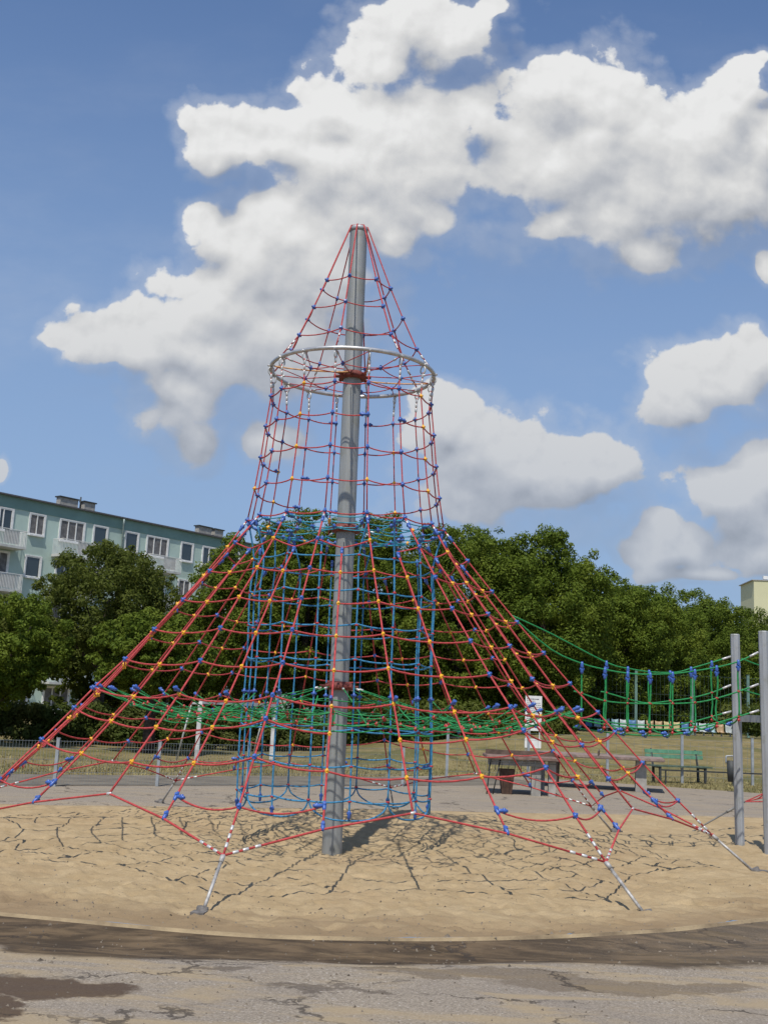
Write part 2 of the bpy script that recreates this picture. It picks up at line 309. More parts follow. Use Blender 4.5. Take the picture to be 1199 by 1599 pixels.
# ---------------------------------------------------------------- mesh helpers
def link(name, me, parent=None, m=None):
    o = bpy.data.objects.new(name, me); COL.objects.link(o)
    if parent: o.parent = parent
    if m and me and not me.materials: me.materials.append(m)
    return o
def thing(name, label, cat, loc=(0, 0, 0), rz=0, group=None):
    o = bpy.data.objects.new(name, None); COL.objects.link(o); o.location = loc; o.rotation_euler = (0, 0, rz)
    o.empty_display_size = .2
    o['label'] = label; o['category'] = cat
    if group: o['group'] = group
    return o
def tag(o, label, cat, group=None):
    o['label'] = label; o['category'] = cat
    if group: o['group'] = group
    return o
class MB:
    def __init__(s): s.v = []; s.f = []; s.sm = []
    def add(s, vs, fs, smooth=False):
        b = len(s.v); s.v += [tuple(v) for v in vs]
        for f in fs: s.f.append(tuple(b + i for i in f)); s.sm.append(smooth)
    def box(s, c, d, rz=0, rx=0, ry=0):
        m = Matrix.Rotation(rz, 3, 'Z') @ Matrix.Rotation(ry, 3, 'Y') @ Matrix.Rotation(rx, 3, 'X'); c = Vector(c)
        vs = [c + m @ Vector((x * d[0] / 2, y * d[1] / 2, z * d[2] / 2)) for x in (-1, 1) for y in (-1, 1) for z in (-1, 1)]
        s.add(vs, [(0, 1, 3, 2), (4, 6, 7, 5), (0, 4, 5, 1), (2, 3, 7, 6), (0, 2, 6, 4), (1, 5, 7, 3)])
    def bar(s, a, b, w, h):
        a = Vector(a); b = Vector(b); d = (b - a); L = d.length; d.normalize()
        x = d.cross(Vector((0, 0, 1)))
        x = x.normalized() if x.length > 1e-4 else Vector((1, 0, 0)); y = x.cross(d)
        vs = [p + x * (i * w / 2) + y * (j * h / 2) for p in (a, b) for i, j in ((-1, -1), (1, -1), (1, 1), (-1, 1))]
        s.add(vs, [(0, 3, 2, 1), (4, 5, 6, 7), (0, 1, 5, 4), (1, 2, 6, 5), (2, 3, 7, 6), (3, 0, 4, 7)])
    def tube(s, pts, r, n=6, cap=True, closed=False, radii=None):
        pts = [Vector(p) for p in pts]; N = len(pts)
        if N < 2: return
        t0 = (pts[1] - pts[0]).normalized()
        ref = Vector((0, 0, 1)) if abs(t0.z) < .9 else Vector((1, 0, 0))
        x = t0.cross(ref).normalized(); vs = []
        for i, p in enumerate(pts):
            if closed: t = (pts[(i + 1) % N] - pts[i - 1]).normalized()
            else: t = ((pts[min(i + 1, N - 1)] - pts[max(i - 1, 0)])).normalized()
            x = (x - t * x.dot(t))
            x = x.normalized() if x.length > 1e-6 else t.orthogonal().normalized()
            y = t.cross(x); rr = radii[i] if radii else r
            for k in range(n):
                a = 2 * math.pi * k / n
                vs.append(p + x * (math.cos(a) * rr) + y * (math.sin(a) * rr))
        fs = []
        for i in range(N if closed else N - 1):
            j = (i + 1) % N
            for k in range(n):
                l = (k + 1) % n; fs.append((i * n + k, i * n + l, j * n + l, j * n + k))
        s.add(vs, fs, True)
        if cap and not closed:
            b = len(s.v) - N * n
            s.f.append(tuple(b + k for k in range(n))[::-1]); s.sm.append(False)
            s.f.append(tuple(b + (N - 1) * n + k for k in range(n))); s.sm.append(False)
    def lathe(s, prof, n=16, c=(0, 0, 0), smooth=True):
        vs = []; c = Vector(c)
        for (r, z) in prof:
            for k in range(n):
                a = 2 * math.pi * k / n; vs.append(c + Vector((r * math.cos(a), r * math.sin(a), z)))
        fs = [(i * n + k, i * n + (k + 1) % n, (i + 1) * n + (k + 1) % n, (i + 1) * n + k) for i in range(len(prof) - 1) for k in range(n)]
        s.add(vs, fs, smooth)
    def mesh(s, name):
        me = bpy.data.meshes.new(name); me.from_pydata(s.v, [], s.f)
        me.polygons.foreach_set('use_smooth', s.sm); me.update(); return me
    def build(s, name, m, parent=None, kind=None):
        me = s.mesh(name); me.materials.append(m); o = link(name, me, parent)
        if kind: o['kind'] = kind
        return o
def sag(a, b, s, n=6):
    a = Vector(a); b = Vector(b)
    return [a.lerp(b, i / n) - Vector((0, 0, s * 4 * (i / n) * (1 - i / n))) for i in range(n + 1)]
def chain(pts, s, n=5):
    out = []
    for a, b in zip(pts[:-1], pts[1:]):
        L = (Vector(b) - Vector(a)).length
        seg = sag(a, b, s * L, n)
        out += seg if not out else seg[1:]
    return out
def smooth_path(pts, n=5):
    pts = [Vector(p) for p in pts]; out = []
    for i in range(len(pts) - 1):
        p0 = pts[max(i - 1, 0)]; p1 = pts[i]; p2 = pts[i + 1]; p3 = pts[min(i + 2, len(pts) - 1)]
        for k in range(n):
            t = k / n
            out.append(0.5 * ((2 * p1) + (p2 - p0) * t + (2 * p0 - 5 * p1 + 4 * p2 - p3) * t * t + (3 * p1 - p0 - 3 * p2 + p3) * t ** 3))
    out.append(pts[-1]); return out

# ---------------------------------------------------------------- the ground
G0 = 0.1
PIT = [(-2.05,-4.85),(-1.39,-4.97),(-.72,-5.12),(-.09,-5.15),(.53,-5.07),(1.18,-4.90),(1.87,-4.64),(2.62,-4.25),(3.56,-3.59),(4.9,-2.9),(6.6,-2.4),
       (9,-1.2),(11,2),(10,6.3),(6.18,5.72),(5.25,5.5),(3.55,4.83),(1.9,4.4),(.23,3.97),(-2.05,3.07),(-4.41,2.19),(-6.6,1.2),(-7.4,-.6),(-6.2,-2.7),(-4.4,-4.0),(-3.1,-4.6)]
OUT = [(-1,-14),(8,-13),(14,-9),(16,-1),(17,6),(14.5,11.2),(9.19,12.47),(7.13,13.3),(5.2,14.2),(3.18,14.5),(1.2,12.6),(-.39,10.81),(-3.13,9.5),(-6.14,7.37),(-9.5,5),(-13,1),(-14,-6),(-9,-13)]
def radial(poly, th, soft=True):
    P = [Vector(p) for p in poly]; d = Vector((math.cos(th), math.sin(th))); best = None
    for a, b in zip(P, P[1:] + P[:1]):
        e = b - a; den = d.x * e.y - d.y * e.x
        if abs(den) < 1e-9: continue
        t = (a.x * e.y - a.y * e.x) / den; s = (a.x * d.y - a.y * d.x) / den
        if t > 0 and -1e-6 <= s <= 1 + 1e-6: best = t if best is None else max(best, t)
    return best
NA = 720
TH = [2 * math.pi * i / NA for i in range(NA)]
def smoothed(poly, w=5):
    r = [radial(poly, t) for t in TH]
    return [sum(r[(i + k) % NA] for k in range(-w, w + 1)) / (2 * w + 1) for i in range(NA)]
RP = smoothed(PIT); RO = smoothed(OUT, 8)
def sandz(x, y, r, rp):
    p = Vector((x, y, 0))
    z = G0 + .010 + .022 * noise.noise(p * .9 + Vector((3, 1, 7))) + .020 * noise.noise(p * 2.3) + .024 * noise.noise(p * 5.1) + .017 * noise.noise(p * 12.0) + .009 * noise.noise(p * 27)
    z += .02 * max(0, noise.noise(p * 3.3 + Vector((9, 4, 2)))) * (1 if r > 1 else 0)
    # hollow at the mast and the scraped dip beside it, with the sand thrown up behind
    z -= .12 * math.exp(-(r / .95) ** 2)
    z -= .07 * math.exp(-(((x - .55) / .7) ** 2 + ((y - .9) / .8) ** 2))
    z += .06 * math.exp(-(((x - 1.7) / 1.1) ** 2 + ((y - 3.0) / .7) ** 2))
    z += .05 * math.exp(-(((x + .6) / 1.3) ** 2 + ((y - 2.6) / .5) ** 2))
    e = rp - r
    if e < .25: z = z * (e / .25) + (G0 + .012) * (1 - e / .25)
    return z
def polar(name, r0, r1, nr, zf, m, power=1.0):
    vs = []
    for j in range(nr + 1):
        t = (j / nr) ** power
        for i in range(NA):
            r = r0[i] * (1 - t) + r1[i] * t; x = r * math.cos(TH[i]); y = r * math.sin(TH[i])
            vs.append((x, y, zf(x, y, r, i, t)))
    fs = [(j * NA + i, (j + 1) * NA + i, (j + 1) * NA + (i + 1) % NA, j * NA + (i + 1) % NA) for j in range(nr) for i in range(NA)]
    me = bpy.data.meshes.new(name); me.from_pydata(vs, [], fs); me.update()
    me.polygons.foreach_set('use_smooth', [True] * len(fs)); me.materials.append(m)
    o = link(name, me); o['kind'] = 'structure'; return o
polar('sand', [0.02] * NA, [r - .028 for r in RP], 190, lambda x, y, r, i, t: sandz(x, y, r, RP[i]), MSAND)
so_ = bpy.data.objects['sand'].data; co = np.empty(len(so_.vertices) * 3, dtype=np.float32); so_.vertices.foreach_get('co', co); co = co.reshape(-1, 3)
rs = np.random.RandomState(12); rho = np.hypot(co[:, 0], co[:, 1]); the = np.arctan2(co[:, 1], co[:, 0])
for k in range(620):
    a = rs.uniform(-math.pi, math.pi) if k % 3 else rs.uniform(-2.6, -.6); r = 4.75 * rs.rand() ** .6 + .2; fx, fy = r * math.cos(a), r * math.sin(a)
    sel = np.where((np.abs(rho - r) < .3) & (np.abs(np.angle(np.exp(1j * (the - a)))) < .35 / max(r, .5)))[0]
    if not len(sel): continue
    d = rs.uniform(0, math.pi); u = (co[sel, 0] - fx) * math.cos(d) + (co[sel, 1] - fy) * math.sin(d); w = -(co[sel, 0] - fx) * math.sin(d) + (co[sel, 1] - fy) * math.cos(d)
    q = np.sqrt((u / rs.uniform(.07, .13)) ** 2 + (w / rs.uniform(.035, .06)) ** 2)
    co[sel, 2] += rs.uniform(.5, 1.1) * (-.016 * np.exp(-q ** 4) + .009 * np.exp(-((q - 1.35) / .35) ** 2))
so_.vertices.foreach_set('co', co.ravel()); so_.update()
def asz(x, y, r, i, t):
    d = r - RP[i]
    z = G0 + .002 - .034 * math.exp(-((d - .42) / .24) ** 2) + .004 * noise.noise(Vector((x, y, 0)) * 1.7)
    return z
polar('asphalt', [r + .028 for r in RP], RO, 60, asz, MASPH, 2.0)
def grz(x, y, r, i, t):
    z = G0 - .012
    if r > 9:
        k = max(0, min(1, (y - 16.5) / 13)); k = k * k * (3 - 2 * k)
        side = max(0, min(1, (x + 3) / 8))
        z += k * side * 1.0 * (1 if y < 200 else 1)
        z += .03 * noise.noise(Vector((x, y, 0)) * .5) * min(1, (r - 9) / 3)
        z += .42 * math.exp(-(((x - 1.6) / 1.3) ** 2 + ((y - 18) / 1.6) ** 2))
    return z
polar('grass_field', [r - .6 for r in RO], [1500.0] * NA, 150, grz, MGRASS, 4.0)
# kerb round the sand pit
kv = []; prof = [(-.03, -.05), (-.03, .006), (-.010, .017), (.002, .017), (.010, .006), (.03, -.02)]
for i in range(NA):
    for (dr, dz) in prof:
        r = RP[i] + dr + .008 * noise.noise(Vector((i * .11, 0, 0))); kv.append((r * math.cos(TH[i]), r * math.sin(TH[i]), G0 + dz + (.006 * noise.noise(Vector((i * .06, 5, 0))) if dz > 0 else 0)))
kf = [(i * 6 + k, i * 6 + k + 1, ((i + 1) % NA) * 6 + k + 1, ((i + 1) % NA) * 6 + k) for i in range(NA) for k in range(5)]
me = bpy.data.meshes.new('kerb'); me.from_pydata(kv, [], kf); me.materials.append(mat('kerb_stone', (0.38, 0.29, 0.17), .9, scale=2.6, bump=.4, col2=(.17, .125, .075))); me.update()
o = link('kerb', me); o['kind'] = 'structure'

# ---------------------------------------------------------------- the climbing net tower
PHI = 260.257; MOFF = -.892; LX = -.0105
def C(r, ang, z): a = R(ang); return Vector((r * math.cos(a) + LX * z, r * math.sin(a), z))
def kang(k):
    a = PHI + 22.5 * k; m = round(k * 2) % 4
    return a + (MOFF if m == 1 else -MOFF if m == 3 else 0)
def K(k, rz): return C(rz[0], kang(k), rz[1])
A = {1:(1.419,3.271),2:(1.701,2.929),3:(1.985,2.597),4:(2.282,2.267),5:(2.571,1.947),6:(2.871,1.651),7:(3.053,1.448),8:(3.343,1.14),9:(3.706,.77),'J':(4.053,.44)}
Mm = {1:(1.385,3.19),2:(1.645,2.901),3:(1.911,2.567),4:(2.175,2.233),5:(2.432,1.903),6:(2.701,1.58),7:(2.927,1.346),8:(3.214,1.048),9:(3.473,.793),'J':(3.652,.628)}
Vv = {1:(1.347,3.29),2:(1.59,2.948),3:(1.853,2.614),4:(2.11,2.281),5:(2.371,1.949),6:(2.638,1.628),7:(2.91,1.319),8:(3.187,1.017),'J':(3.428,.757)}
CONE = [(.419,6.537),(.582,6.158),(.759,5.775)]
UP = [(.951,5.097),(.993,4.73),(1.031,4.357),(1.079,3.986),(1.14,3.615)]
RING = (.968, 5.475)
TOW = thing('climbing_net_tower', 'tall red rope climbing pyramid with a steel ring round its grey mast in the sand', 'climbing net')
rng = random.Random(4)
mb = MB()
prof = [(.112, -.12), (.110, .5), (.108, 3), (.105, 7.22), (.104, 7.27)]
mb.lathe(prof, 24); 
for i in range(len(mb.v)): x, y, z = mb.v[i]; mb.v[i] = (x + LX * z, y, z)
mast = mb.build('mast', MMAST, TOW)
mb = MB(); mb.lathe([(.104, 7.262), (.110, 7.262), (.112, 7.30), (.105, 7.32), (.06, 7.335), (.0, 7.34)], 20, (LX * 7.3, 0, 0)); mb.build('mast_cap', MPOST, mast)
def collar(z, r=.150, h=.075, m=MCOLL):
    mb = MB(); n = 16; prof = [(.112, -h / 2), (r, -h / 2), (r + .02, -h * .15), (r, h / 2), (.112, h / 2 + .02)]
    mb.lathe(prof, n, (LX * z, 0, z))
    for k in range(8):
        a = k * math.pi / 4; mb.tube([(LX * z + r * math.cos(a), r * math.sin(a), z), (LX * z + (r + .07) * math.cos(a), (r + .07) * math.sin(a), z)], .02, 6)
    mb.build('collar', m, mast)
collar(5.44); collar(3.60); collar(1.80)
mb = MB(); mb.tube([C(RING[0], a * 5, RING[1]) for a in range(72)], .024, 10, closed=True); mb.build('top_ring', MRING, TOW)

KN = []          # (kind, location, axis) of the plastic connectors, made into parts further down
def kn(kind, p, ax=(0, 0, 1)): KN.append((kind, Vector(p), Vector(ax).normalized()))
def rope(name, pts, r, m, parent, n=6): mb = MB(); mb.tube(pts, r, n); return mb.build(name, m, parent)
RR = .0086
# cone and cylinder
for k in range(-7, 9, 1):
    if k % 2 == 0:
        top = C(.108, kang(k), 7.325); pin = C(.03, kang(k), 7.352)
        pts = [pin, top] + [K(k, c) for c in CONE] + [C(RING[0] - .012, kang(k), RING[1] + .035)]
        rope('strand_rope', pts, RR, MRED, TOW)
        for c in CONE: kn('blue_knot', K(k, c), K(k, CONE[0]) - K(k, CONE[1]))
        a = K(k, CONE[2]); b = C(RING[0], kang(k), RING[1])
        for t in (.32, .52, .62): kn('ferrule', a.lerp(b, t), b - a)
    a = C(RING[0], kang(k), RING[1] - .02)
    pts = [C(RING[0], kang(k), RING[1] - .10)] + [K(k, u) for u in UP]
    rope('strand_rope', pts, RR * .95, MRED, TOW)
    d = K(k, UP[0]) - a
    kn('shackle', a + Vector((0, 0, -.02)), d)
    for t in (.34, .50, .66): kn('ferrule', a + d * t, d)
for i, c in enumerate(CONE):
    ks = list(range(-8, 10, 2))
    if i == 1: ks = [4, 6, 8, 10, 12, 14, 16, 18]
    rope('cross_rope', chain([K(k, c) for k in ks], .055), RR * .85, MRED, TOW)
yel = {(-1, 0), (3, 0), (-1, 1), (3, 1), (-1, 2), (3, 2), (-1, 3), (1, 3), (3, 3), (-3, 3), (7, 1), (7, 2), (7, 3), (-5, 3), (-5, 2)}
gaps = {0: 9, 1: 2, 2: -5, 3: 10, 4: 12}
for i, u in enumerate(UP):
    g0 = gaps[i]
    if i < 4: ks = list(range(g0, g0 + 16))
    else: ks = list(range(-8, 9))
    rope('cross_rope', chain([K(k, u) for k in ks], .06), RR * .9, MRED, TOW)
    for k in range(-7, 9):
        kn('yellow_knot' if (k, i) in yel else 'blue_knot', K(k, u), K(k, UP[max(i - 1, 0)]) - K(k, UP[max(i - 1, 0) + 1]))
    if i < 4:
        for e, d in ((ks[0], 1), (ks[-1], -1)):
            a = K(e, u); b = K(e + d, u); kn('blue_clamp', a + (b - a).normalized() * .05, b - a)
# skirt
def strand(k, tab, start):
    pts = [start] + [K(k, tab[i]) for i in range(1, 10) if i in tab] + [K(k, tab['J'])]
    rope('strand_rope', pts, RR * 1.12, MRED, TOW)
    return pts
for k in range(-7, 9):
    tab = A if k % 2 == 0 else Vv
    pts = strand(k, tab, K(k, UP[4]))
    kn('ferrule', pts[0].lerp(pts[1], .18), pts[0] - pts[1]); kn('blue_clamp', pts[0].lerp(pts[1], .28), pts[0] - pts[1])
    for i in range(1, 10):
        if i in tab:
            blue = (k % 2 == 0) or (k in (3, -5, 7) and i >= 3) or (k == -1 and i in (4, 5))
            kn('blue_knot' if blue else 'yellow_knot', K(k, tab[i]), pts[i - 1] - pts[i])
    if k % 2 == 0:
        a = K(k, A[9]); b = K(k, A['J'])
        for t in (.45, .62, .8): kn('ferrule', a.lerp(b, t), b - a)
        kn('red_knot', b, b - a)
        e = C(4.50, kang(k), .07)
        mb = MB(); mb.tube([b, b.lerp(e, .12)], .020, 8); mb.tube([b.lerp(e, .1), b.lerp(e, .93)], .0135, 8)
        mb.tube([b.lerp(e, .9), e], .022, 8); rod = mb.build('tie_rod', MROD, TOW)
        mb = MB(); mb.tube([C(4.47, kang(k), .135), C(4.53, kang(k), .02)], .045, 8); mb.box(C(4.55, kang(k), .06), (.10, .10, .12), R(kang(k))); mb.build('ground_anchor', MBOX, rod)
    else:
        b = K(k, Vv['J']); kn('ferrule', b, K(k - .5, Mm['J']) - b)
    # mid strand k + .5, hung from the first row
    km = k + .5
    pts = [K(km, Mm[i]) for i in range(1, 10)] + [K(km, Mm['J'])]
    rope('strand_rope', pts, RR * 1.12, MRED, TOW)
    kn('blue_clamp', pts[0] + (pts[1] - pts[0]) * .12, pts[0] - pts[1])
    for i in range(2, 9): kn('yellow_knot', pts[i - 1], pts[i - 2] - pts[i - 1])
    kn('blue_clamp', pts[8], pts[7] - pts[8]); kn('blue_clamp', pts[9] + (pts[8] - pts[9]) * .15, pts[8] - pts[9])
def node(k, i):
    m = round(k * 2) % 4
    return K(k, (A if m == 0 else Vv if m == 2 else Mm)[i])
for i in range(1, 9):
    ks = [-7 + .5 * j for j in range(33)]
    p = [node(k, i) for k in ks]
    g0 = rng.choice(range(14, 28)) if i < 8 else 20      # every row is one rope, closed by two clamps somewhere round the back
    rope('cross_rope', chain(p[g0:] + p[1:g0], .016 + .0045 * i), RR, MRED, TOW)
for k in range(-6, 10, 2):
    for s in (-.5, .5):
        kk = k + s
        if kk > 8.5: continue
        a = K(k, A[9]); b = K(kk, Mm[9]); rope('cross_rope', sag(a, b, .06, 8), RR, MRED, TOW)
        kn('blue_clamp', b + (a - b).normalized() * .05, a - b)
    P1 = [K(k, A['J']), K(k + .5, Mm['J']), K(k + 1, Vv['J']), K(k + 1.5, Mm['J']), K(k + 2, A['J'])]
    rope('edge_rope', P1, RR * 1.1, MRED, TOW)
    for a, b in ((P1[0], P1[1]), (P1[4], P1[3])):
        for t in (.12, .22, .34): kn('ferrule', a.lerp(b, t), b - a)

# web inside the steel ring
for k in range(-7, 9):
    a = C(RING[0] - .03, kang(k), RING[1] - .01)
    if k % 2 == 0:
        b = C(.58, kang(k), 5.42); c = C(.20, kang(k), 5.44)
        rope('web_rope', [a, b, c], RR * .7, MRED, TOW); kn('blue_knot', b, a - b)
        kn('ferrule', a.lerp(b, .25), a - b)
    else:
        b = C(.58, kang(k - 1), 5.42); rope('web_rope', [a, b], RR * .6, MRED, TOW)
rope('web_rope', chain([C(.58, kang(k), 5.42) for k in range(-8, 10, 2)], .05), RR * .7, MRED, TOW)
for k in (-3, 1, 5): rope('strap', sag(C(.93, kang(k), 5.46), C(.16, kang(k + 3), 5.45), .02), RR, MYB, TOW)

# horizontal teal net at the top of the skirt
for k in range(-7, 9):
    pts = [C(1.13, kang(k), 3.60), C(.9, kang(k), 3.55), C(.65, kang(k), 3.53), C(.42, kang(k), 3.55), C(.2, kang(k), 3.60)]
    rope('platform_rope', chain(pts if k % 2 == 0 else pts[:3], .03), RR * .8, MTEAL, TOW)
    kn('blue_clamp', pts[0].lerp(pts[1], .3), pts[1] - pts[0])
    kn('yellow_knot' if k % 3 == 0 else 'blue_knot', pts[1], pts[0] - pts[1])
    kn('blue_clamp' if k % 2 else 'blue_knot', pts[2], pts[2] - pts[1])
    if k % 2 == 0: kn('ferrule', pts[3].lerp(pts[4], .5), pts[4] - pts[3])
for (r, z) in ((1.10, 3.585), (.9, 3.55), (.65, 3.53), (.42, 3.55)):
    rope('platform_rope', chain([C(r, kang(k), z) for k in range(-8, 9, 1 if r > .5 else 2)], .045), RR * .8, MTEAL, TOW)

# blue net tube
TP = 257.86
TB = [(1.035,3.175),(1.062,2.80),(1.055,2.431),(1.051,2.068),(1.06,1.70),(1.078,1.345),(1.081,.98),(1.075,.632)]
def T(j, rz): return C(rz[0], TP + 22.5 * j, rz[1])
for j in range(16):
    top = C(1.12, TP + 22.5 * j + 4 * math.sin(j * 2.1), 3.55) if j % 3 else T(j, (1.02, 3.32))
    end = T(j, (1.07, .50)) if j % 2 else T(j, TB[7])
    rope('blue_strand', smooth_path([top] + [T(j, t) for t in TB] + ([end] if j % 2 else []), 3), RR * 1.2, MBLU, TOW)
    kn('blue_clamp', top, top - T(j, TB[0]))
    for i, t in enumerate(TB):
        kn('blue_knot' if i == 4 else 'red_knot', T(j, t))
    if j % 2:
        kn('blue_clamp', T(j, (1.07, .50)), (0, 0, 1))
    else:
        a, b, c = T(j, TB[7]), T(j + 1, (1.05, .44)), T(j + 2, TB[7])
        rope('blue_loop', smooth_path([a, T(j + .12, (1.07, .53)), T(j + .5, (1.06, .455)), b, T(j + 1.5, (1.06, .455)), T(j + 1.88, (1.07, .53)), c], 4), RR * 1.1, MBLU, TOW)
for i, t in enumerate(TB):
    if i == 4: continue
    g0 = rng.randrange(5, 13)
    rope('blue_cross_rope', chain([T(j, (t[0], t[1] + (.012 if j % 2 else -.012))) for j in range(g0, g0 + 17)], .045), RR * 1.1, MBLU, TOW)

# green net floor, level with the eye
GR = [(2.68,1.665),(2.30,1.51),(1.95,1.42),(1.6,1.42),(1.25,1.52)]
for q in range(32):
    k = -7 + .5 * q; jit = [.03 * math.sin(q * 3.7 + i * 2.3) for i in range(6)]
    pts = [C(r, kang(k) + 7 * jit[i], z + .6 * jit[i]) for i, (r, z) in enumerate(GR)]
    if q % 2 == 0: pts = pts + [C(.7, kang(k), 1.66), C(.2, kang(k), 1.79)] if q % 4 == 0 else pts + [C(1.07, kang(k), 1.68)]
    rope('green_rope', smooth_path(pts, 3), RR * .8, MGRN, TOW)
    kn('blue_clamp', pts[0], pts[0] - pts[1])
    for i in (1, 2, 3): kn('red_knot', pts[i], (0, 0, 1)); 
    if q % 4 == 0: kn('ferrule', pts[-1] - (pts[-1] - pts[-2]) * .12, pts[-1] - pts[-2])
for i in range(1, 5):
    for dz in ((0, -.06) if i == 2 else (0,)):
        L = []
        for q in range(33):
            k = -7 + .5 * (q % 32); L.append(C(GR[i][0] + .05 * math.sin(q * 2.1 + i), kang(k), GR[i][1] + dz + .018 * math.sin((q % 32) * 3.7 + i * 2.3)))
        rope('green_rope', chain(L, .05, 4), RR * .75, MGRN, TOW)
rope('green_rope', chain([C(.7, kang(k), 1.66) for k in range(-8, 9, 2)], .05, 4), RR * .75, MGRN, TOW)

# connector shapes
def ico(mb, c, r, s=(1, 1, 1)):
    bm = bmesh.new(); bmesh.ops.create_icosphere(bm, subdivisions=2, radius=r)
    vs = [(v.co.x * s[0] + c[0], v.co.y * s[1] + c[1], v.co.z * s[2] + c[2]) for v in bm.verts]
    fs = [tuple(v.index for v in f.verts) for f in bm.faces]; bm.free(); mb.add(vs, fs, True)
def knot_mesh(name, r, m):
    mb = MB(); ico(mb, (0, 0, 0), r, (1, 1, .82)); mb.tube([(0, 0, -r * 1.25), (0, 0, r * 1.25)], r * .55, 8); mb.tube([(-r * 1.2, 0, 0), (r * 1.2, 0, 0)], r * .5, 8)
    me = mb.mesh(name); me.materials.append(m); return me
def clamp_mesh(name, m, r=.0175, L=.050):
    mb = MB(); mb.tube([(0, 0, -L), (0, 0, -L * .5), (0, 0, L * .45), (0, 0, L * .9)], r, 8, radii=[r * .62, r * .95, r, r * .62])
    mb.tube([(-r * 1.35, 0, L * .25), (r * 1.35, 0, L * .25)], r * .75, 8)
    me = mb.mesh(name); me.materials.append(m); return me
def ferrule_mesh():
    mb = MB(); mb.tube([(0, 0, -.025), (0, 0, -.019), (0, 0, .019), (0, 0, .025)], .016, 8, radii=[.009, .0135, .0135, .009]); me = mb.mesh('ferrule'); me.materials.append(MSIL); return me
def shackle_mesh():
    mb = MB(); mb.tube([(.034 * math.sin(a), 0, .034 - .045 * math.cos(a)) for a in [math.pi * 2 * i / 12 for i in range(12)]], .009, 6, closed=True); mb.tube([(-.045, 0, -.03), (.045, 0, -.03)], .012, 6)
    me = mb.mesh('shackle'); me.materials.append(MSIL); return me
SHAPE = {'blue_knot': knot_mesh('blue_knot', .0235, MKB), 'yellow_knot': knot_mesh('yellow_knot', .0205, MKY), 'red_knot': knot_mesh('red_knot', .0165, MKR),
         'blue_clamp': clamp_mesh('blue_clamp', MKB), 'ferrule': ferrule_mesh(), 'shackle': shackle_mesh()}
def place_connectors(lst, parent, origin=Vector((0, 0, 0))):
    by = {}
    for kind, p, ax in lst: by.setdefault(kind, []).append((p, ax))
    for kind, L in by.items():
        L.sort(key=lambda e: (e[0] - CAM).length); src = SHAPE[kind]; near, rest = L[:100], L[100:]
        for p, ax in near:
            o = bpy.data.objects.new(kind, src); COL.objects.link(o); o.parent = parent
            o.location = p - origin; o.rotation_euler = ax.to_track_quat('Z', 'X').to_euler()
        if rest:
            mb = MB(); sv = [v.co.copy() for v in src.vertices]; sf = [tuple(f.vertices) for f in src.polygons]
            for p, ax in rest:
                q = ax.to_track_quat('Z', 'X'); mb.add([q @ v + p - origin for v in sv], sf, True)
            mb.build(kind, src.materials[0], parent, 'stuff')
place_connectors(KN, TOW)

# ---------------------------------------------------------------- rope bridge and its posts
BR = thing('rope_bridge', 'green rope net bridge hung between the red climbing tower and two grey steel posts', 'rope bridge', (5, 1.1, G0))
BO = Vector((5, 1.1, G0)); KN2 = []
NS = ((1.80, 0.0), (5.02, .72)); FS = ((1.75, .75), (4.96, 1.53))     # the two sides of the bridge, tower to post
def L3(S, s, z): return Vector((S[0][0] + (S[1][0] - S[0][0]) * s, S[0][1] + (S[1][1] - S[0][1]) * s, z))
near = {'rail': [(.04,2.68),(.183,2.34),(.299,2.20),(.381,2.15),(.465,2.12),(.55,2.12),(.659,2.15),(.744,2.20),(.83,2.26),(.91,2.34),(.985,2.46)],
        'mid': [(.27,1.88),(.299,1.86),(.382,1.79),(.468,1.775),(.575,1.785),(.659,1.80),(.749,1.83),(.833,1.90),(.914,1.99),(.985,2.08)],
        'bot': [(.24,1.60),(.356,1.53),(.472,1.50),(.558,1.495),(.645,1.50),(.733,1.54),(.818,1.60),(.899,1.68),(.985,1.77)]}
far = {'rail': [(.08,2.77),(.237,2.58),(.461,2.27),(.557,2.21),(.65,2.185),(.748,2.20),(.811,2.26),(.898,2.35),(.98,2.44)],
       'mid': [(.44,1.91),(.462,1.90),(.562,1.83),(.632,1.80),(.722,1.84),(.811,1.89),(.897,1.97),(.98,2.08)],
       'bot': [(.22,1.64),(.46,1.55),(.546,1.53),(.637,1.53),(.73,1.54),(.819,1.60),(.905,1.68),(.98,1.75)]}
def zat(tab, s):
    for (a, za), (b, zb) in zip(tab, tab[1:]):
        if a <= s <= b: return za + (zb - za) * (s - a) / (b - a)
    return tab[-1][1] if s > tab[-1][0] else tab[0][1]
for S, D in ((NS, near), (FS, far)):
    for key, tab in D.items():
        pts = smooth_path([L3(S, s, z) - BO for s, z in tab], 3)
        rope('bridge_rope', pts, .0095, MGRN, BR)
        e = pts[-1]; d = (pts[-2] - e).normalized(); rope('rope_end', [e, e + d * .13], .014, MSIL, BR)
nv = [.299 + .0865 * i for i in range(8)]; fv = [.461 + .0875 * i for i in range(6)]
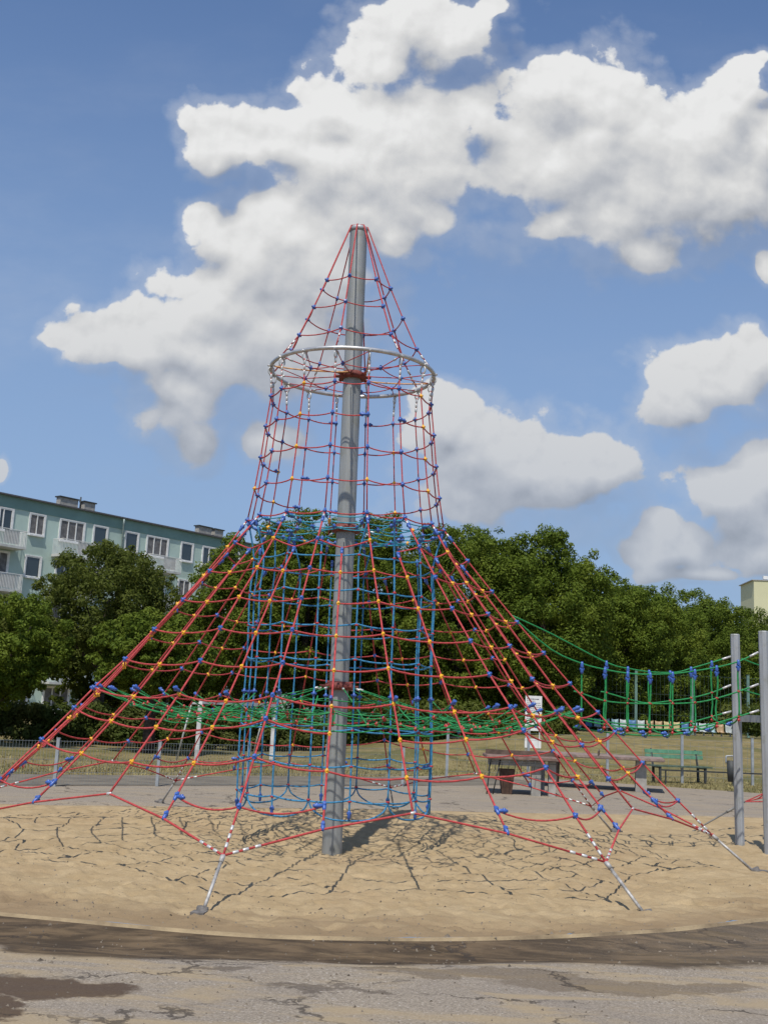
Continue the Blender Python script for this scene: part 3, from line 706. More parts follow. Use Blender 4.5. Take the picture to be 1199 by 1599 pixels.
for S, D, V in ((NS, near, nv), (FS, far, fv)):
    O = FS if S is NS else NS
    for i, s in enumerate(V):
        a = L3(S, s, zat(D['rail'], s)); m_ = L3(S, s, zat(D['mid'], s)); b = L3(S, s, zat(D['bot'], s))
        c = (L3(S, s + .02, 0) + L3(O, s + .02, 0)) / 2; c.z = b.z - .085
        w = Vector((.012 * math.sin(i * 2.3), .01 * math.cos(i * 1.7), 0))
        rope('bridge_rope', smooth_path([p - BO for p in (a, (a + m_) / 2 + w, m_, (m_ + b) / 2 - w, b, b.lerp(c, .5) + Vector((0, 0, -.03)), c)], 3), .0105, MGRN, BR)
        KN2.append(('blue_clamp', a + Vector((0, 0, -.02)), Vector((0, 0, -1)))); KN2.append(('blue_clamp', a + Vector((0, 0, -.075)), Vector((0, 0, 1))))
        KN2.append(('red_knot', m_, Vector((0, 0, 1)))); KN2.append(('red_knot', b, Vector((0, 0, 1)))); KN2.append(('red_knot', b + Vector((0, 0, -.04)), Vector((0, 0, 1))))
        KN2.append(('blue_clamp', c, L3(S, 1, 0) - L3(S, 0, 0)))
fl = []
for s in [.30, .38, .466, .558, .648, .737, .821, .902, .97]:
    c = (L3(NS, s, 0) + L3(FS, s, 0)) / 2; c.z = {.30: 1.47, .38: 1.44, .466: 1.42, .558: 1.41, .648: 1.42, .737: 1.46, .821: 1.53, .902: 1.62, .97: 1.72}[s]; fl.append(c - BO)
rope('bridge_rope', smooth_path(fl, 3), .0095, MGRN, BR)
SHAPE['blue_clamp'] = clamp_mesh('bridge_clamp', MKB, .0195, .042)
place_connectors(KN2, BR, BO)
def post_mesh(h, r=.058, n=8):
    mb = MB(); vs = []; fs = []
    for z, q in ((-.3, r), (h - .012, r), (h, r * .9)):
        for k in range(n): a = 2 * math.pi * (k + .35) / n; vs.append((q * math.cos(a), q * math.sin(a), z))
    for i in range(2):
        for k in range(n): fs.append((i * n + k, i * n + (k + 1) % n, (i + 1) * n + (k + 1) % n, (i + 1) * n + k))
    fs.append(tuple(2 * n + k for k in range(n))); mb.add(vs, fs); return mb
PN = Vector((5.08, .72, 0)); PF = Vector((5.00, 1.53, 0))
for p, h in ((PN, 2.62), (PF, 2.63)):
    o = post_mesh(h).build('post', MPOST, BR); o.location = Vector((p.x, p.y, G0)) - BO; o.rotation_euler = (0, R(-.9), 0)
mb = MB(); mb.bar(PN + Vector((0, .06, 1.67)) - BO, PF + Vector((0, -.06, 1.67)) - BO, .07, .085); mb.build('cross_beam', MPOST, BR)

# ---------------------------------------------------------------- corner of the next climbing net, mostly out of the picture
NX = thing('neighbouring_climbing_net', 'red net corner on a steel ground anchor behind the two grey bridge posts', 'climbing net', (5.74, 3.63, G0))
NO = Vector((5.74, 3.63, G0)); J = Vector((5.78, 3.70, .50))
mb = MB(); mb.tube([Vector((4.77, 2.93, .10)) - NO, J - NO], .012, 8); mb.tube([J.lerp(Vector((4.77, 2.93, .1)), .12) - NO, J.lerp(Vector((4.77, 2.93, .1)), .34) - NO], .02, 8); mb.build('tie_rod', mat('dull_steel', (.20, .19, .17), .6, metal=.3), NX)
for e in ((9.2, 5.4, 1.75), (9.9, 5.0, .62), (8.4, 7.4, .62)): rope('strand_rope', [J - NO, Vector(e) - NO], RR, MRED, NX)
for t in (.10, .2, .3, .42): rope('cross_rope', chain([J.lerp(Vector(e), t) - NO for e in ((9.9, 5.0, .62), (9.2, 5.4, 1.75), (8.4, 7.4, .62))], .09), RR, MRED, NX)
mb = MB(); mb.lathe([(.09, 0), (.09, 3.4), (.0, 3.42)], 16, (3.9, 2.6, 0)); mb.build('mast', MMAST, NX)
rope('green_rope', smooth_path([Vector(p) - NO for p in ((5.03, 1.50, 2.42), (5.5, 1.72, 2.32), (6.3, 2.1, 2.3), (7.6, 2.9, 2.6))], 4), .0095, MGRN, NX)
rope('green_rope', smooth_path([Vector(p) - NO for p in ((5.03, 1.50, 2.03), (5.5, 1.72, 1.95), (6.3, 2.1, 1.93), (7.6, 2.9, 2.2))], 4), .0095, MGRN, NX)
rope('green_rope', smooth_path([Vector(p) - NO for p in ((5.40, 1.67, 2.33), (5.42, 1.68, 1.95), (5.41, 1.68, 1.62), (5.43, 1.7, 1.3))], 4), .0105, MGRN, NX)
mb = MB(); mb.tube([Vector((5.40, 1.67, 2.25)) - NO, Vector((5.40, 1.67, 2.36)) - NO], .028, 8); mb.build('blue_clamp', MKB, NX)

# ---------------------------------------------------------------- fences
def mesh_fence(label, P, h, post_h, dx, hz, wire, pr, pm=MFEN, wm=MFEND, group=None, name='mesh_fence', posts_at=None):
    t = thing(name, label, 'fence', (P[0][0], P[0][1], G0)); O = Vector((P[0][0], P[0][1], G0))
    for i, (a, b) in enumerate(zip(P, P[1:])):
        a = Vector((a[0], a[1], 0)); b = Vector((b[0], b[1], 0)); L = (b - a).length; d = (b - a) / L
        mb = MB(); n = int(L / dx)
        q = a - Vector((O.x, O.y, 0))
        for k in range(n + 1): p = q + d * (k * dx); mb.bar(p + Vector((0, 0, .05)), p + Vector((0, 0, h)), wire, wire)
        for z in hz: mb.bar(q + Vector((0, 0, z)), q + d * L + Vector((0, 0, z)), wire * 1.6, wire * 1.6)
        mb.build('mesh_panel', wm, t)
    for p in P:
        mb = MB(); mb.box((p[0] - O.x, p[1] - O.y, post_h / 2 - .1), (pr, pr, post_h + .2)); mb.box((p[0] - O.x, p[1] - O.y, post_h + .006), (pr * 1.2, pr * 1.2, .012)); mb.build('fence_post', pm, t)
    return t
FL = [(-9.0,2.5),(-7.55,3.5),(-6.1,4.5),(-4.65,5.52),(-3.2,6.5),(-1.79,7.42),(-.45,8.34),(1.0,9.3)]
mesh_fence('low grey steel mesh fence running along the path left of the mast', FL, .72, .75, .05, (.04, .22, .42, .60, .71), .0032, .05)
# darker worn path just beyond the low fence, and the joint between it and the play surface
pv = []; NPATH = [Vector(q + (0,)) for q in ([(-13.0, -.3)] + FL + [(2.6, 10.5), (4.6, 12.0)])]
for q, (a, b) in enumerate(zip(NPATH, NPATH[1:] + [NPATH[-1] + Vector((2, 1.4, 0))])):
    d = (b - a).normalized(); nn = Vector((-d.y, d.x, 0))
    for w_ in (.16, 1.1, 2.35 + .25 * math.sin(q * 1.9)): p = a + nn * w_; pv.append((p.x, p.y, G0 + .007))
me = bpy.data.meshes.new('path'); me.from_pydata(pv, [], [(i * 3 + k, (i + 1) * 3 + k, (i + 1) * 3 + k + 1, i * 3 + k + 1) for i in range(len(NPATH) - 1) for k in range(2)])
me.materials.append(mat('worn_path', (.19, .165, .125), .95, scale=2.2, bump=.4, col2=(.115, .10, .078))); o = link('path', me); o['kind'] = 'structure'
FR_ = [(2.07,12.66),(4.0,13.5),(6.0,14.3),(8.0,15.1),(10.0,15.9),(12.0,16.7)]
mesh_fence('sparse wire fence with thin grey posts between the table tennis tables and the dry bank', FR_, 1.0, 1.15, .25, (.15, .4, .65, .9, 1.05), .004, .06)
mesh_fence('tall grey mesh fence on the bank behind the coloured seats', [(6.2 + 2.2 * i, 31.2) for i in range(9)], 2.4, 2.5, .16, (.1, .8, 1.6, 2.38), .006, .10,
           mat('green_fence_post', (.14, .24, .21), .6), mat('green_fence_wire', (.05, .08, .075), .6)).location.z = 1.0

# ---------------------------------------------------------------- goal, sign, tables, bench, bin
MGOAL = mat('worn_white_paint', (.56, .56, .54), .6, var=.15, scale=6)
def goal(label, p, q, back, h, hb):
    t = thing('small_goal', label, 'goal', (p[0], p[1], G0)); O = Vector((p[0], p[1], 0)); P_ = Vector((0, 0, 0)); Q_ = Vector((q[0], q[1], 0)) - O; bk = Vector(back)
    for s in (P_, Q_): mb = MB(); mb.box((s.x, s.y, h / 2), (.10, .10, h)); mb.build('goal_post', MGOAL, t)
    mb = MB(); mb.bar(P_ + Vector((0, 0, h + .05)), Q_ + Vector((0, 0, h + .05)), .10, .10); mb.build('crossbar', MGOAL, t)
    for s in (P_, Q_):
        mb = MB(); mb.tube([s + Vector((0, 0, h)), s + bk * .45 + Vector((0, 0, h))], .03, 6); mb.tube([s + bk * .45 + Vector((0, 0, h)), s + bk], .022, 6); mb.build('stay', MGOAL, t)
goal('white framed small goal on the dry grass left of the mast', (-3.76, 14.2), (-2.24, 17.0), (-.55, .45, 0), 1.36, 0)
SG = thing('notice_board', 'white notice board with small print on two thin posts behind the table tennis tables', 'sign', (4.92, 19.35, G0 + .02))
for s in (-.19, .19): mb = MB(); mb.tube([(s, 0, -.1), (s, 0, 1.95)], .018, 6); mb.build('leg', MWHITE, SG)
mb = MB(); mb.box((0, -.03, 1.50), (.47, .02, .98)); bd = mb.build('board', MWHITE, SG)
mb = MB(); mb.box((0, -.03, .66), (.47, .02, .26)); mb.build('lower_board', MWHITE, SG)
mb = MB(); rr_ = random.Random(8)
for i in range(11):
    z = 1.90 - i * .055; w = (.34 if i == 0 else rr_.uniform(.2, .40)); x = -.2; 
    while x < -.2 + w: l = rr_.uniform(.02, .06); mb.box((x + l / 2, -.043, z), (l, .004, .022 if i == 0 else .013)); x += l + .012
mb.build('printed_lines', mat('print_ink', (.10, .10, .14), .7), bd)
def table(label, loc, rz, L, Wd, m, mleg, legs):
    t = thing('table_tennis_table', label, 'table', (*loc, G0), rz)
    bm = bmesh.new(); bmesh.ops.create_cube(bm, size=1); bmesh.ops.scale(bm, vec=(L, Wd, .06), verts=bm.verts); bmesh.ops.bevel(bm, geom=bm.edges[:], offset=.012, segments=2, affect='EDGES')
    bmesh.ops.translate(bm, vec=(0, 0, .675), verts=bm.verts); me = bpy.data.meshes.new('table_top'); bm.to_mesh(me); bm.free(); me.materials.append(m); link('table_top', me, t)
    for (x, y, w1, w2, d, mm) in legs:
        mb = MB(); vs = [(x + sx * w / 2, y + sy * d / 2, z) for z, w in ((-.1, w2), (.637, w1)) for sx, sy in ((-1, -1), (1, -1), (1, 1), (-1, 1))]
        mb.add(vs, [(0, 1, 5, 4), (1, 2, 6, 5), (2, 3, 7, 6), (3, 0, 4, 7), (4, 5, 6, 7)]); mb.build('leg', mm, t)
    mb = MB(); mb.box((0, 0, .755), (.03, Wd * .98, .085)); mb.build('net_bar', MCOND, t); return t
t1 = table('pale-legged concrete table tennis table, the nearer left one, with cords hanging from its edge', (3.22, 8.95), R(88), 1.3, 1.36, mat('brown_table_top', (.24, .16, .13), .8, var=.2), MCOND,
      [(-.42, -.26, .16, .14, .17, MCONC), (-.38, -.56, .16, .14, .13, MCONC), (.45, -.42, .14, .12, .2, MCONC)])
mb = MB(); mb.box((-.50, .12, .585), (.08, 1.05, .10)); mb.build('apron', MCONC, t1)
for yy, y2 in ((.60, .66), (.42, .55)): mb = MB(); mb.tube([(-.55, yy, .63), (-.58, y2, -.02)], .012, 6); mb.build('metal_leg', MDARK, t1)
mb = MB()
for k in range(8): mb.tube([(-.656, .62 - k * .12, .64), (-.662, .645 - k * .12, .42 + .03 * (k % 3))], .006, 5)
mb.tube([(-.658, .66, .60), (-.658, -.62, .60)], .006, 5); mb.build('hanging_cord', MDARK, t1)
mb = MB(); vs = [(sx * (.09 + .05 * (z > 0)), sy * (.10 + .045 * (z > 0)), z) for z in (0, .46) for sx, sy in ((-1, -1), (1, -1), (1, 1), (-1, 1))]
mb.add(vs, [(0, 1, 5, 4), (1, 2, 6, 5), (2, 3, 7, 6), (3, 0, 4, 7), (4, 5, 6, 7), (0, 3, 2, 1)]); o = mb.build('litter_tub', mat('brown_tub', (.085, .05, .035), .8, var=.2), None)
o.location = (2.93, 8.62, G0); tag(o, 'dark brown tapered tub standing under the left table tennis table', 'tub')
table('long dark-legged concrete table tennis table, the farther right one', (5.25, 11.6), R(-12), 2.7, 1.45, mat('red_brown_table_top', (.27, .20, .17), .8, var=.2), MCOND,
      [(-.92, -.35, .16, .12, .26, MCOND), (-.92, .35, .16, .12, .26, MCOND), (.88, -.38, .20, .24, .26, MCONC), (.88, .38, .20, .24, .26, MCONC)])
BN = thing('park_bench', 'green slatted park bench with backrest beyond the concrete tables', 'bench', (7.95, 15.2, G0), R(12))
mb = MB(); mb.box((0, .26, .62), (1.55, .03, .095), rx=R(-10)); mb.box((0, .285, .735), (1.55, .03, .095), rx=R(-10)); mb.build('backrest', MGBEN, BN)
mb = MB(); [mb.box((0, y, .40), (1.55, .09, .03)) for y in (-.2, -.09, .02, .13)]; mb.build('seat', mat('worn_green_paint', (.08, .12, .09), .7, var=.2), BN)
for s in (-.6, .6):
    mb = MB(); mb.bar((s, -.2, 0), (s, -.2, .385), .05, .05); mb.bar((s, .16, 0), (s, .17, .385), .05, .05); mb.bar((s, .18, .38), (s, .31, .80), .04, .03); mb.bar((s, -.22, .365), (s, .2, .365), .04, .03); mb.build('leg', MDARK, BN)
RL = thing('low_rail', 'low dark metal rail on short posts in front of the green bench', 'rail', (8.9, 14.6, G0), R(8))
mb = MB(); mb.bar((-1.6, 0, .33), (1.9, 0, .33), .035, .035); mb.build('rail', MDARK, RL)
for x in (-1.5, .2, 1.8): mb = MB(); mb.bar((x, 0, 0), (x, 0, .315), .03, .03); mb.build('rail_post', MDARK, RL)
BI = thing('litter_basket', 'dark litter basket in a grey bent tube frame behind the left bridge post', 'litter bin', (8.45, 12.6, G0))
mb = MB(); mb.tube(smooth_path([(.17, 0, -.05), (.17, 0, .74), (.14, 0, .78), (-.12, 0, .78), (-.15, 0, .74), (-.15, 0, .62)], 3), .018, 6); mb.build('frame', MFEN, BI)
mb = MB(); mb.lathe([(.0, .22), (.085, .22), (.105, .68), (.098, .68), (.08, .24)], 14, (-.03, 0, 0)); mb.build('basket', MDARK, BI)
# the row of seats on the bank
SEATC = {'blue': (.07, .16, .30), 'pale blue': (.24, .36, .40), 'tan': (.36, .25, .14), 'white': (.36, .40, .40), 'yellow': (.40, .34, .16)}
SM = {k: mat('seat_' + k.replace(' ', '_'), v, .45, var=.06) for k, v in SEATC.items()}
def seat(x, colr, label):
    t = thing('stadium_seat', label, 'seat', (x, 30.0, 1.02), 0, 'row of moulded seats on the bank')
    mb = MB()
    prof = [(-.20, .22), (-.05, .20), (.12, .20), (.17, .26), (.19, .42), (.20, .52)]; vs = []
    for (y, z) in prof:
        for i in range(5): u = (i - 2) / 2; vs.append((u * .135, y + .03 * u * u * (-1), z + .03 * u * u))
    fs = [(j * 5 + i, j * 5 + i + 1, (j + 1) * 5 + i + 1, (j + 1) * 5 + i) for j in range(5) for i in range(4)]
    n = len(vs); vs += [(a, b + .012, c - .012) for a, b, c in vs]; fs += [tuple(n + i for i in f[::-1]) for f in fs]
    rim = [0, 1, 2, 3, 4, 9, 14, 19, 24, 29, 28, 27, 26, 25, 20, 15, 10, 5]
    fs += [(a, n + a, n + b, b) for a, b in zip(rim, rim[1:] + rim[:1])]
    mb.add(vs, fs, True); mb.build('shell', SM[colr], t)
    mb = MB(); mb.bar((0, 0, -.25), (0, 0, .18), .05, .05); mb.build('leg', MFEN, t)
row = ['tan', 'tan', 'tan', 'blue', 'pale blue', 'white', 'pale blue', 'white', 'blue', 'white', 'tan', 'tan', 'yellow', 'yellow', 'blue', 'pale blue', 'white', 'pale blue', 'tan', 'white', 'white']
x = 7.55; runs = []; 
for i, c in enumerate(row):
    nb = (row[i - 1] if i else None, row[i + 1] if i + 1 < len(row) else None)
    words = ['first', 'second', 'third', 'fourth', 'fifth', 'sixth', 'seventh']; nth = sum(1 for q in row[:i] if q == c)
    seat(x, c, '%s %s seat from the left in the row on the bank' % (words[nth], c)); x += .335

# ---------------------------------------------------------------- apartment building on the left
P0 = Vector((-24.35, 57.35, 0)); P1 = Vector((-12.7, 72.1, 0)); fd = (P1 - P0).normalized(); fa = math.atan2(fd.y, fd.x)
org = P0 - fd * 14
AB = thing('apartment_building', 'pale turquoise five storey apartment block with white windows and balconies', 'building', (org.x, org.y, 0), fa)
MW1 = mat('turquoise_render', (.45, .57, .51), .9, var=.07, scale=.45, detail=8); MW2 = mat('dark_turquoise_render', (.20, .32, .295), .9, var=.06, scale=.6)
MGL = bpy.data.materials.new('window_glass'); MGL.use_nodes = True; b_ = MGL.node_tree.nodes['Principled BSDF']; b_.inputs['Base Color'].default_value = (.035, .045, .05, 1); b_.inputs['Roughness'].default_value = .08; b_.inputs['Specular IOR Level'].default_value = .8
MCUR = mat('net_curtain', (.17, .165, .165), .9, var=.2, scale=3)
MRAIL = mat('balcony_panel', (.52, .53, .51), .7, var=.1, scale=2)
BL, BD, BH = 52.0, 11.0, 14.0
mb = MB(); mb.box((BL / 2, BD / 2, (BH - .85) / 2), (BL, BD, BH - .85)); mb.build('wall', MW1, AB)
mb = MB(); mb.box((BL / 2, BD / 2, BH - .475), (BL + .06, BD + .06, .75)); mb.build('parapet_band', MW2, AB)
mb = MB(); mb.box((BL / 2, BD / 2, BH - .05), (BL + .5, BD + .5, .10)); roof = mb.build('roof', mat('roof_edge', (.10, .10, .105), .7), AB)
def s_at(px):            # where on the facade a feature stands
    k = (px - 600) / 1725; X0, Y0 = P0.x - CAM.x, P0.y - CAM.y
    t = (k * Y0 - X0) / (fd.x - k * fd.y); return t + 14
def window(px, ztop, w=1.45, h=1.5, kind='win'):
    s = s_at(px) if px is not None else 0
    return window_s(s, ztop, w, h)
def window_s(s, ztop, w, h, split=1, curtain=False):
    f = MB(); z0 = ztop - h; fr = .075
    # white reveal and frame standing a little proud of the wall
    f.box((s - w / 2 - .035, -.02, ztop - h / 2), (.07, .10, h + .14)); f.box((s + w / 2 + .05, -.02, ztop - h / 2), (.10, .10, h + .14))
    f.box((s, -.02, ztop + .035), (w, .10, .07)); f.box((s, -.06, z0 - .05), (w, .20, .10))
    fo = f.build('window', MWHITE, AB)
    g_ = MB(); g_.box((s, -.008, ztop - h / 2), (w, .012, h)); g_.build('pane', MCUR if curtain else MGL, fo)
    b = MB(); 
    for k in range(split + 1): b.box((s - w / 2 + w * k / split * .999 + (.03 if k == 0 else -.03 if k == split else 0), -.035, ztop - h / 2), (.07, .05, h))
    b.box((s, -.034, ztop - .035), (w, .046, .07)); b.box((s, -.034, z0 + .035), (w, .046, .07)); b.build('sash', MWHITE, fo)
def balcony(s, zf, w=2.9, dish=False):
    t = MB(); t.box((s, -.62, zf - .08), (w, 1.2, .16)); bo = t.build('balcony', MRAIL, AB)
    r_ = MB()
    for k in range(int(w / .11) + 1): r_.box((s - w / 2 + .02 + k * .11, -1.18, zf + .5), (.022, .022, 1.0))
    for y in [-.1 - .12 * q for q in range(9)]:
        for sx in (-1, 1): r_.box((s + sx * (w / 2 - .02), y, zf + .5), (.02, .02, 1.0))
    r_.box((s, -1.18, zf + 1.01), (w, .05, .04)); 
    for sx in (-1, 1): r_.box((s + sx * (w / 2 - .02), -.62, zf + 1.01), (.04, 1.1, .04))
    r_.build('railing', MWHITE, bo)
    p = MB(); p.box((s + w * .12, -1.14, zf + .52), (w * .38, .02, .85)); p.build('panel', MRAIL, bo)
    if dish:
        d_ = MB(); d_.lathe([(0.0, 0), (.2, .03), (.38, .11), (.42, .14), (.36, .12), (.0, .02)], 20)
        o_ = d_.build('satellite_dish', MWHITE, bo); o_.location = (s - w * .38, -1.32, zf + 1.0); o_.rotation_euler = (R(75), 0, R(20))
top = 13.04
for fl_ in range(5):
    zt = top - 2.8 * fl_
    for px, kind in ((-118, 'w'), (-60, 'b'), (-20, 'w'), (-7, 'b'), (54, 'w'), (110, 'b'), (155, 'w'), (205, 'w'), (246, 'b'), (293, 'w'), (333, 'b'), (368, 'w'), (392, 'w')):
        s = s_at(px)
        if s < 1.5 or s > BL - 1.5: continue
        if kind == 'w': window_s(s, zt, 1.12, 1.36, 1 if (px + fl_) % 2 else 2, curtain=(px + fl_) % 3 == 0)
        else:
            window_s(s, zt, 1.95, 1.40, 3, curtain=(px + fl_) % 2 == 0)
            balcony(s, zt - 2.45, 2.9, dish=(px == 249 and fl_ == 0))
dp = MB(); s = s_at(187); dp.tube([(s, -.28, BH - .15), (s, -.28, BH - .55), (s + .15, -.10, BH - 1.1), (s + .15, -.10, 0)], .06, 6); dp.build('downpipe', mat('zinc_pipe', (.24, .30, .29), .5, metal=.3), AB)
for px, w in ((105, 1.45), (138, .9), (323, 1.3), (345, .9)):
    c_ = MB(); s = s_at(px); c_.box((s, .45, BH + .28), (w, .45, .62)); ch = c_.build('chimney', MCONC, roof)
    c_ = MB(); c_.box((s, .45, BH + .63), (w + .18, .6, .08)); c_.build('chimney_cap', MDARK, ch)
mb = MB(); s = s_at(128); mb.tube([(s, .6, BH), (s, .6, BH + .95)], .05, 6); mb.build('vent_pipe', MDARK, roof)

# far yellow block
FB = thing('apartment_tower', 'pale yellow high-rise far off above the trees at the right edge', 'building', (102.2, 287.3, 0), R(-4))
MYEL = mat('yellow_render', (.58, .57, .37), .9, var=.03, scale=.1)
mb = MB(); mb.box((4.2, 7, 20.2), (8.4, 14, 40.4)); mb.box((19.9, 7.5, 20.1), (23.0, 14, 40.2)); mb.build('wall', MYEL, FB)
mb = MB(); mb.box((15, 7, 40.5), (31, 14.4, .22)); mb.build('roof', MCONC, FB)
mb = MB(); mb.box((3.6, 2, 41.5), (1.2, 1.0, .9)); mb.build('roof_vent', MWHITE, FB)
for fl_ in range(14):
    for x in (6.4, 10.8, 14.5, 20.0, 25.5):
        w = MB(); y = -.06 if x < 8.4 else .44
        w.box((x, y, 38.6 - 2.75 * fl_), (1.35, .1, 1.6)); w.build('window', MGL, FB)

# ---------------------------------------------------------------- trees
def leaf_arrays(seed, puffs, nleaf, size, inner=.12):
    rs = np.random.RandomState(seed); vol = np.array([p[3] ** 2 for p in puffs]); vol = vol / vol.sum()
    idx = rs.choice(len(puffs), nleaf, p=vol); pc = np.array([p[:3] for p in puffs])[idx]; pr = np.array([p[3] for p in puffs])[idx]
    d = rs.normal(size=(nleaf, 3)); d /= np.linalg.norm(d, axis=1)[:, None]
    rad = pr * (1 - np.abs(rs.normal(0, .30, nleaf))) * (1 + .10 * rs.rand(nleaf))
    deep = rs.rand(nleaf) < inner; rad[deep] *= rs.rand(deep.sum()) ** .5
    c = pc + d * rad[:, None] * np.array([1, 1, .85])
    n = d + rs.normal(0, .55, (nleaf, 3)) + np.array([0, 0, .35]); n /= np.linalg.norm(n, axis=1)[:, None]
    a = np.cross(n, rs.normal(size=(nleaf, 3))); a /= np.linalg.norm(a, axis=1)[:, None]; b = np.cross(n, a)
    s = size * (.6 + .8 * rs.rand(nleaf))[:, None]
    f = n * s * .22
    v = np.stack([c - a * s * .95, c - b * s * .5 + f, c + a * s * .95, c + b * s * .5 + f], 1).reshape(-1, 3)
    return v
def leaf_mesh(name, v, m):
    n = len(v) // 4; me = bpy.data.meshes.new(name); me.vertices.add(len(v)); me.vertices.foreach_set('co', v.astype(np.float32).ravel())
    me.loops.add(n * 4); me.loops.foreach_set('vertex_index', np.arange(n * 4, dtype=np.int32))
    me.polygons.add(n); me.polygons.foreach_set('loop_start', np.arange(0, n * 4, 4, dtype=np.int32))
    me.update(calc_edges=True); me.materials.append(m); return me
def crown(seed, rx, ry, zlo, zhi, nleaf, size, m, npuff=110):
    rs = random.Random(seed); puffs = []; zc = (zlo + zhi) / 2; rz = (zhi - zlo) / 2
    while len(puffs) < npuff:
        d = Vector((rs.gauss(0, 1), rs.gauss(0, 1), rs.gauss(.15, 1))).normalized(); q = rs.uniform(.66, .93)
        pr = rs.uniform(.15, .30) * (rx + rz) / 2 * .8
        wz = 1.0 if d.z > -.3 else .85
        p = Vector((d.x * rx * q * wz, d.y * ry * q * wz, zc + d.z * rz * q))
        sc = 1 - pr / ((rx + rz) / 2) * .45
        puffs.append((p.x * sc, p.y * sc, zc + (p.z - zc) * sc, pr))
    for i in range(int(npuff * 1.3)):      # small sprays that break the outline
        d = Vector((rs.gauss(0, 1), rs.gauss(0, 1), rs.gauss(.3, 1))).normalized(); q = rs.uniform(.90, 1.04)
        puffs.append((d.x * rx * q, d.y * ry * q, zc + d.z * rz * q, rs.uniform(.045, .12) * (rx + rz) / 2))
    return leaf_mesh('crown', leaf_arrays(seed, puffs, nleaf, size), m)
def trunk_mb(seed, h, r, spread):
    rs = random.Random(seed); mb = MB(); pts = [Vector((0, 0, -.2))]; x = y = 0
    for i in range(1, 7): x += rs.uniform(-.05, .05) * h * .2; y += rs.uniform(-.05, .05) * h * .2; pts.append(Vector((x, y, h * i / 6)))
    mb.tube(pts, r, 9, radii=[r * (1.35 - .16 * i) for i in range(7)])
    for i in range(7):
        a = rs.uniform(0, 6.28); b = pts[2 + i % 4]; l = spread * rs.uniform(.6, .95)
        mb.tube([b, b + Vector((math.cos(a) * l * .45, math.sin(a) * l * .45, l * .35)), b + Vector((math.cos(a) * l, math.sin(a) * l, l * .95))], r * .4, 6, radii=[r * .45, r * .28, r * .08])
    return mb
def tree(label, x, y, top, rx, m=MLEAF, low=.9, seed=1, leaves=26000, size=.085, ry=None, group='broad-leaved trees behind the playground', g=0.1, kind='broadleaf_tree'):
    t = thing(kind, label, 'tree', (x, y, g), random.Random(seed).uniform(0, 6.28), group)
    link('crown', crown(seed, rx, ry or rx, low, top - g, leaves, size, m), t)
    trunk_mb(seed, (top - g) * .72, .07 * rx ** .5 * 1.5, rx * .8).build('trunk', MWOOD, t)
    return t
T = [ # x, y, top z, radius, low, material, seed, label
 (-8.0,21.6,6.15,2.2,2.2,MLEAFD,1,'dark olive bushy tree in front of the turquoise block'),
 (-9.9,17.6,4.15,2.0,1.1,MLEAF,2,'light green tree at the left edge below the balconies'),
 (-5.6,17.6,3.85,1.75,1.35,MLEAF,3,'light green lower tree in front of the dark olive tree'),
 (-12.6,25,4.6,2.6,1.2,MLEAFD,4,'dark tree half out of the picture on the left, by the lower balcony'),
 (-4.3,25.5,7.15,2.0,1.0,MLEAF,5,'tall green tree just left of the rope tower, by the end of the turquoise block'),
 (-2.4,29.4,8.85,2.7,.8,MLEAF,6,'tall tree seen through the left half of the rope tower'),
 (.5,31.5,9.1,3.0,.8,MLEAF,7,'tall tree straight behind the grey mast'),
 (3.5,29.6,8.85,2.8,.7,MLEAF,8,'tall tree just right of the rope tower'),
 (6.6,29.6,8.55,2.9,.6,MLEAF,9,'broad tree with the rounded right shoulder, before the tree line drops'),
 (9.9,33.5,7.5,2.8,.6,MLEAF,10,'tree on the step of the tree line right of the broad rounded one'),
 (12.6,38.2,7.75,3.1,.6,MLEAF,11,'mid-height tree in the tree line above the rope bridge'),
 (16.3,43.4,8.0,3.3,.6,MLEAF,12,'tree behind the bridge posts in the receding tree line'),
 (20.4,48.5,7.9,3.6,.6,MLEAF,13,'tree left of the yellow high-rise in the receding tree line'),
 (24.2,52.0,7.7,3.9,.6,MLEAF,14,'tree below the yellow high-rise at the right edge'),
 (30.0,57.5,8.0,3.7,.6,MLEAF,16,'last tree of the receding line, at the right edge of the view'),
]
for x, y, top_, rx, low, m_, sd_, lb in T:
    n = 95000 if rx > 2.5 else 50000
    tree(lb, x, y, top_, rx, m_, low, sd_, n, .050 if y < 24 else .060)
# second row that closes the gaps
back_row = [(-9.5,30,4.9,2.6),(-6.2,33,6.0,2.6),(-1.0,35,6.6,3.0),(2.4,36,6.6,3.0),(5.6,35,6.4,3.0),(8.6,38,6.2,3.0),(11.4,42.5,6.2,3.0),(15.0,47.0,6.4,3.2),(19.0,52,6.6,3.4),(23.5,57,6.6,3.6)]
bl = ['seen low between the dark olive tree and the block','seen low left of the rope tower, behind the taller one','left of the mast, behind the tall row','right of the mast, behind the tall row','behind the gap before the broad rounded tree','behind the step of the tree line','behind the trees above the bridge','behind the trees at the bridge posts','behind the tree left of the yellow high-rise','behind the trees below the yellow high-rise']
for i, ((x, y, tp, rx), lb) in enumerate(zip(back_row, bl)):
    tree('dark lower tree ' + lb, x, y, tp, rx, MLEAFD, .3, 30 + i, 16000, .12, group='lower trees of the second row')
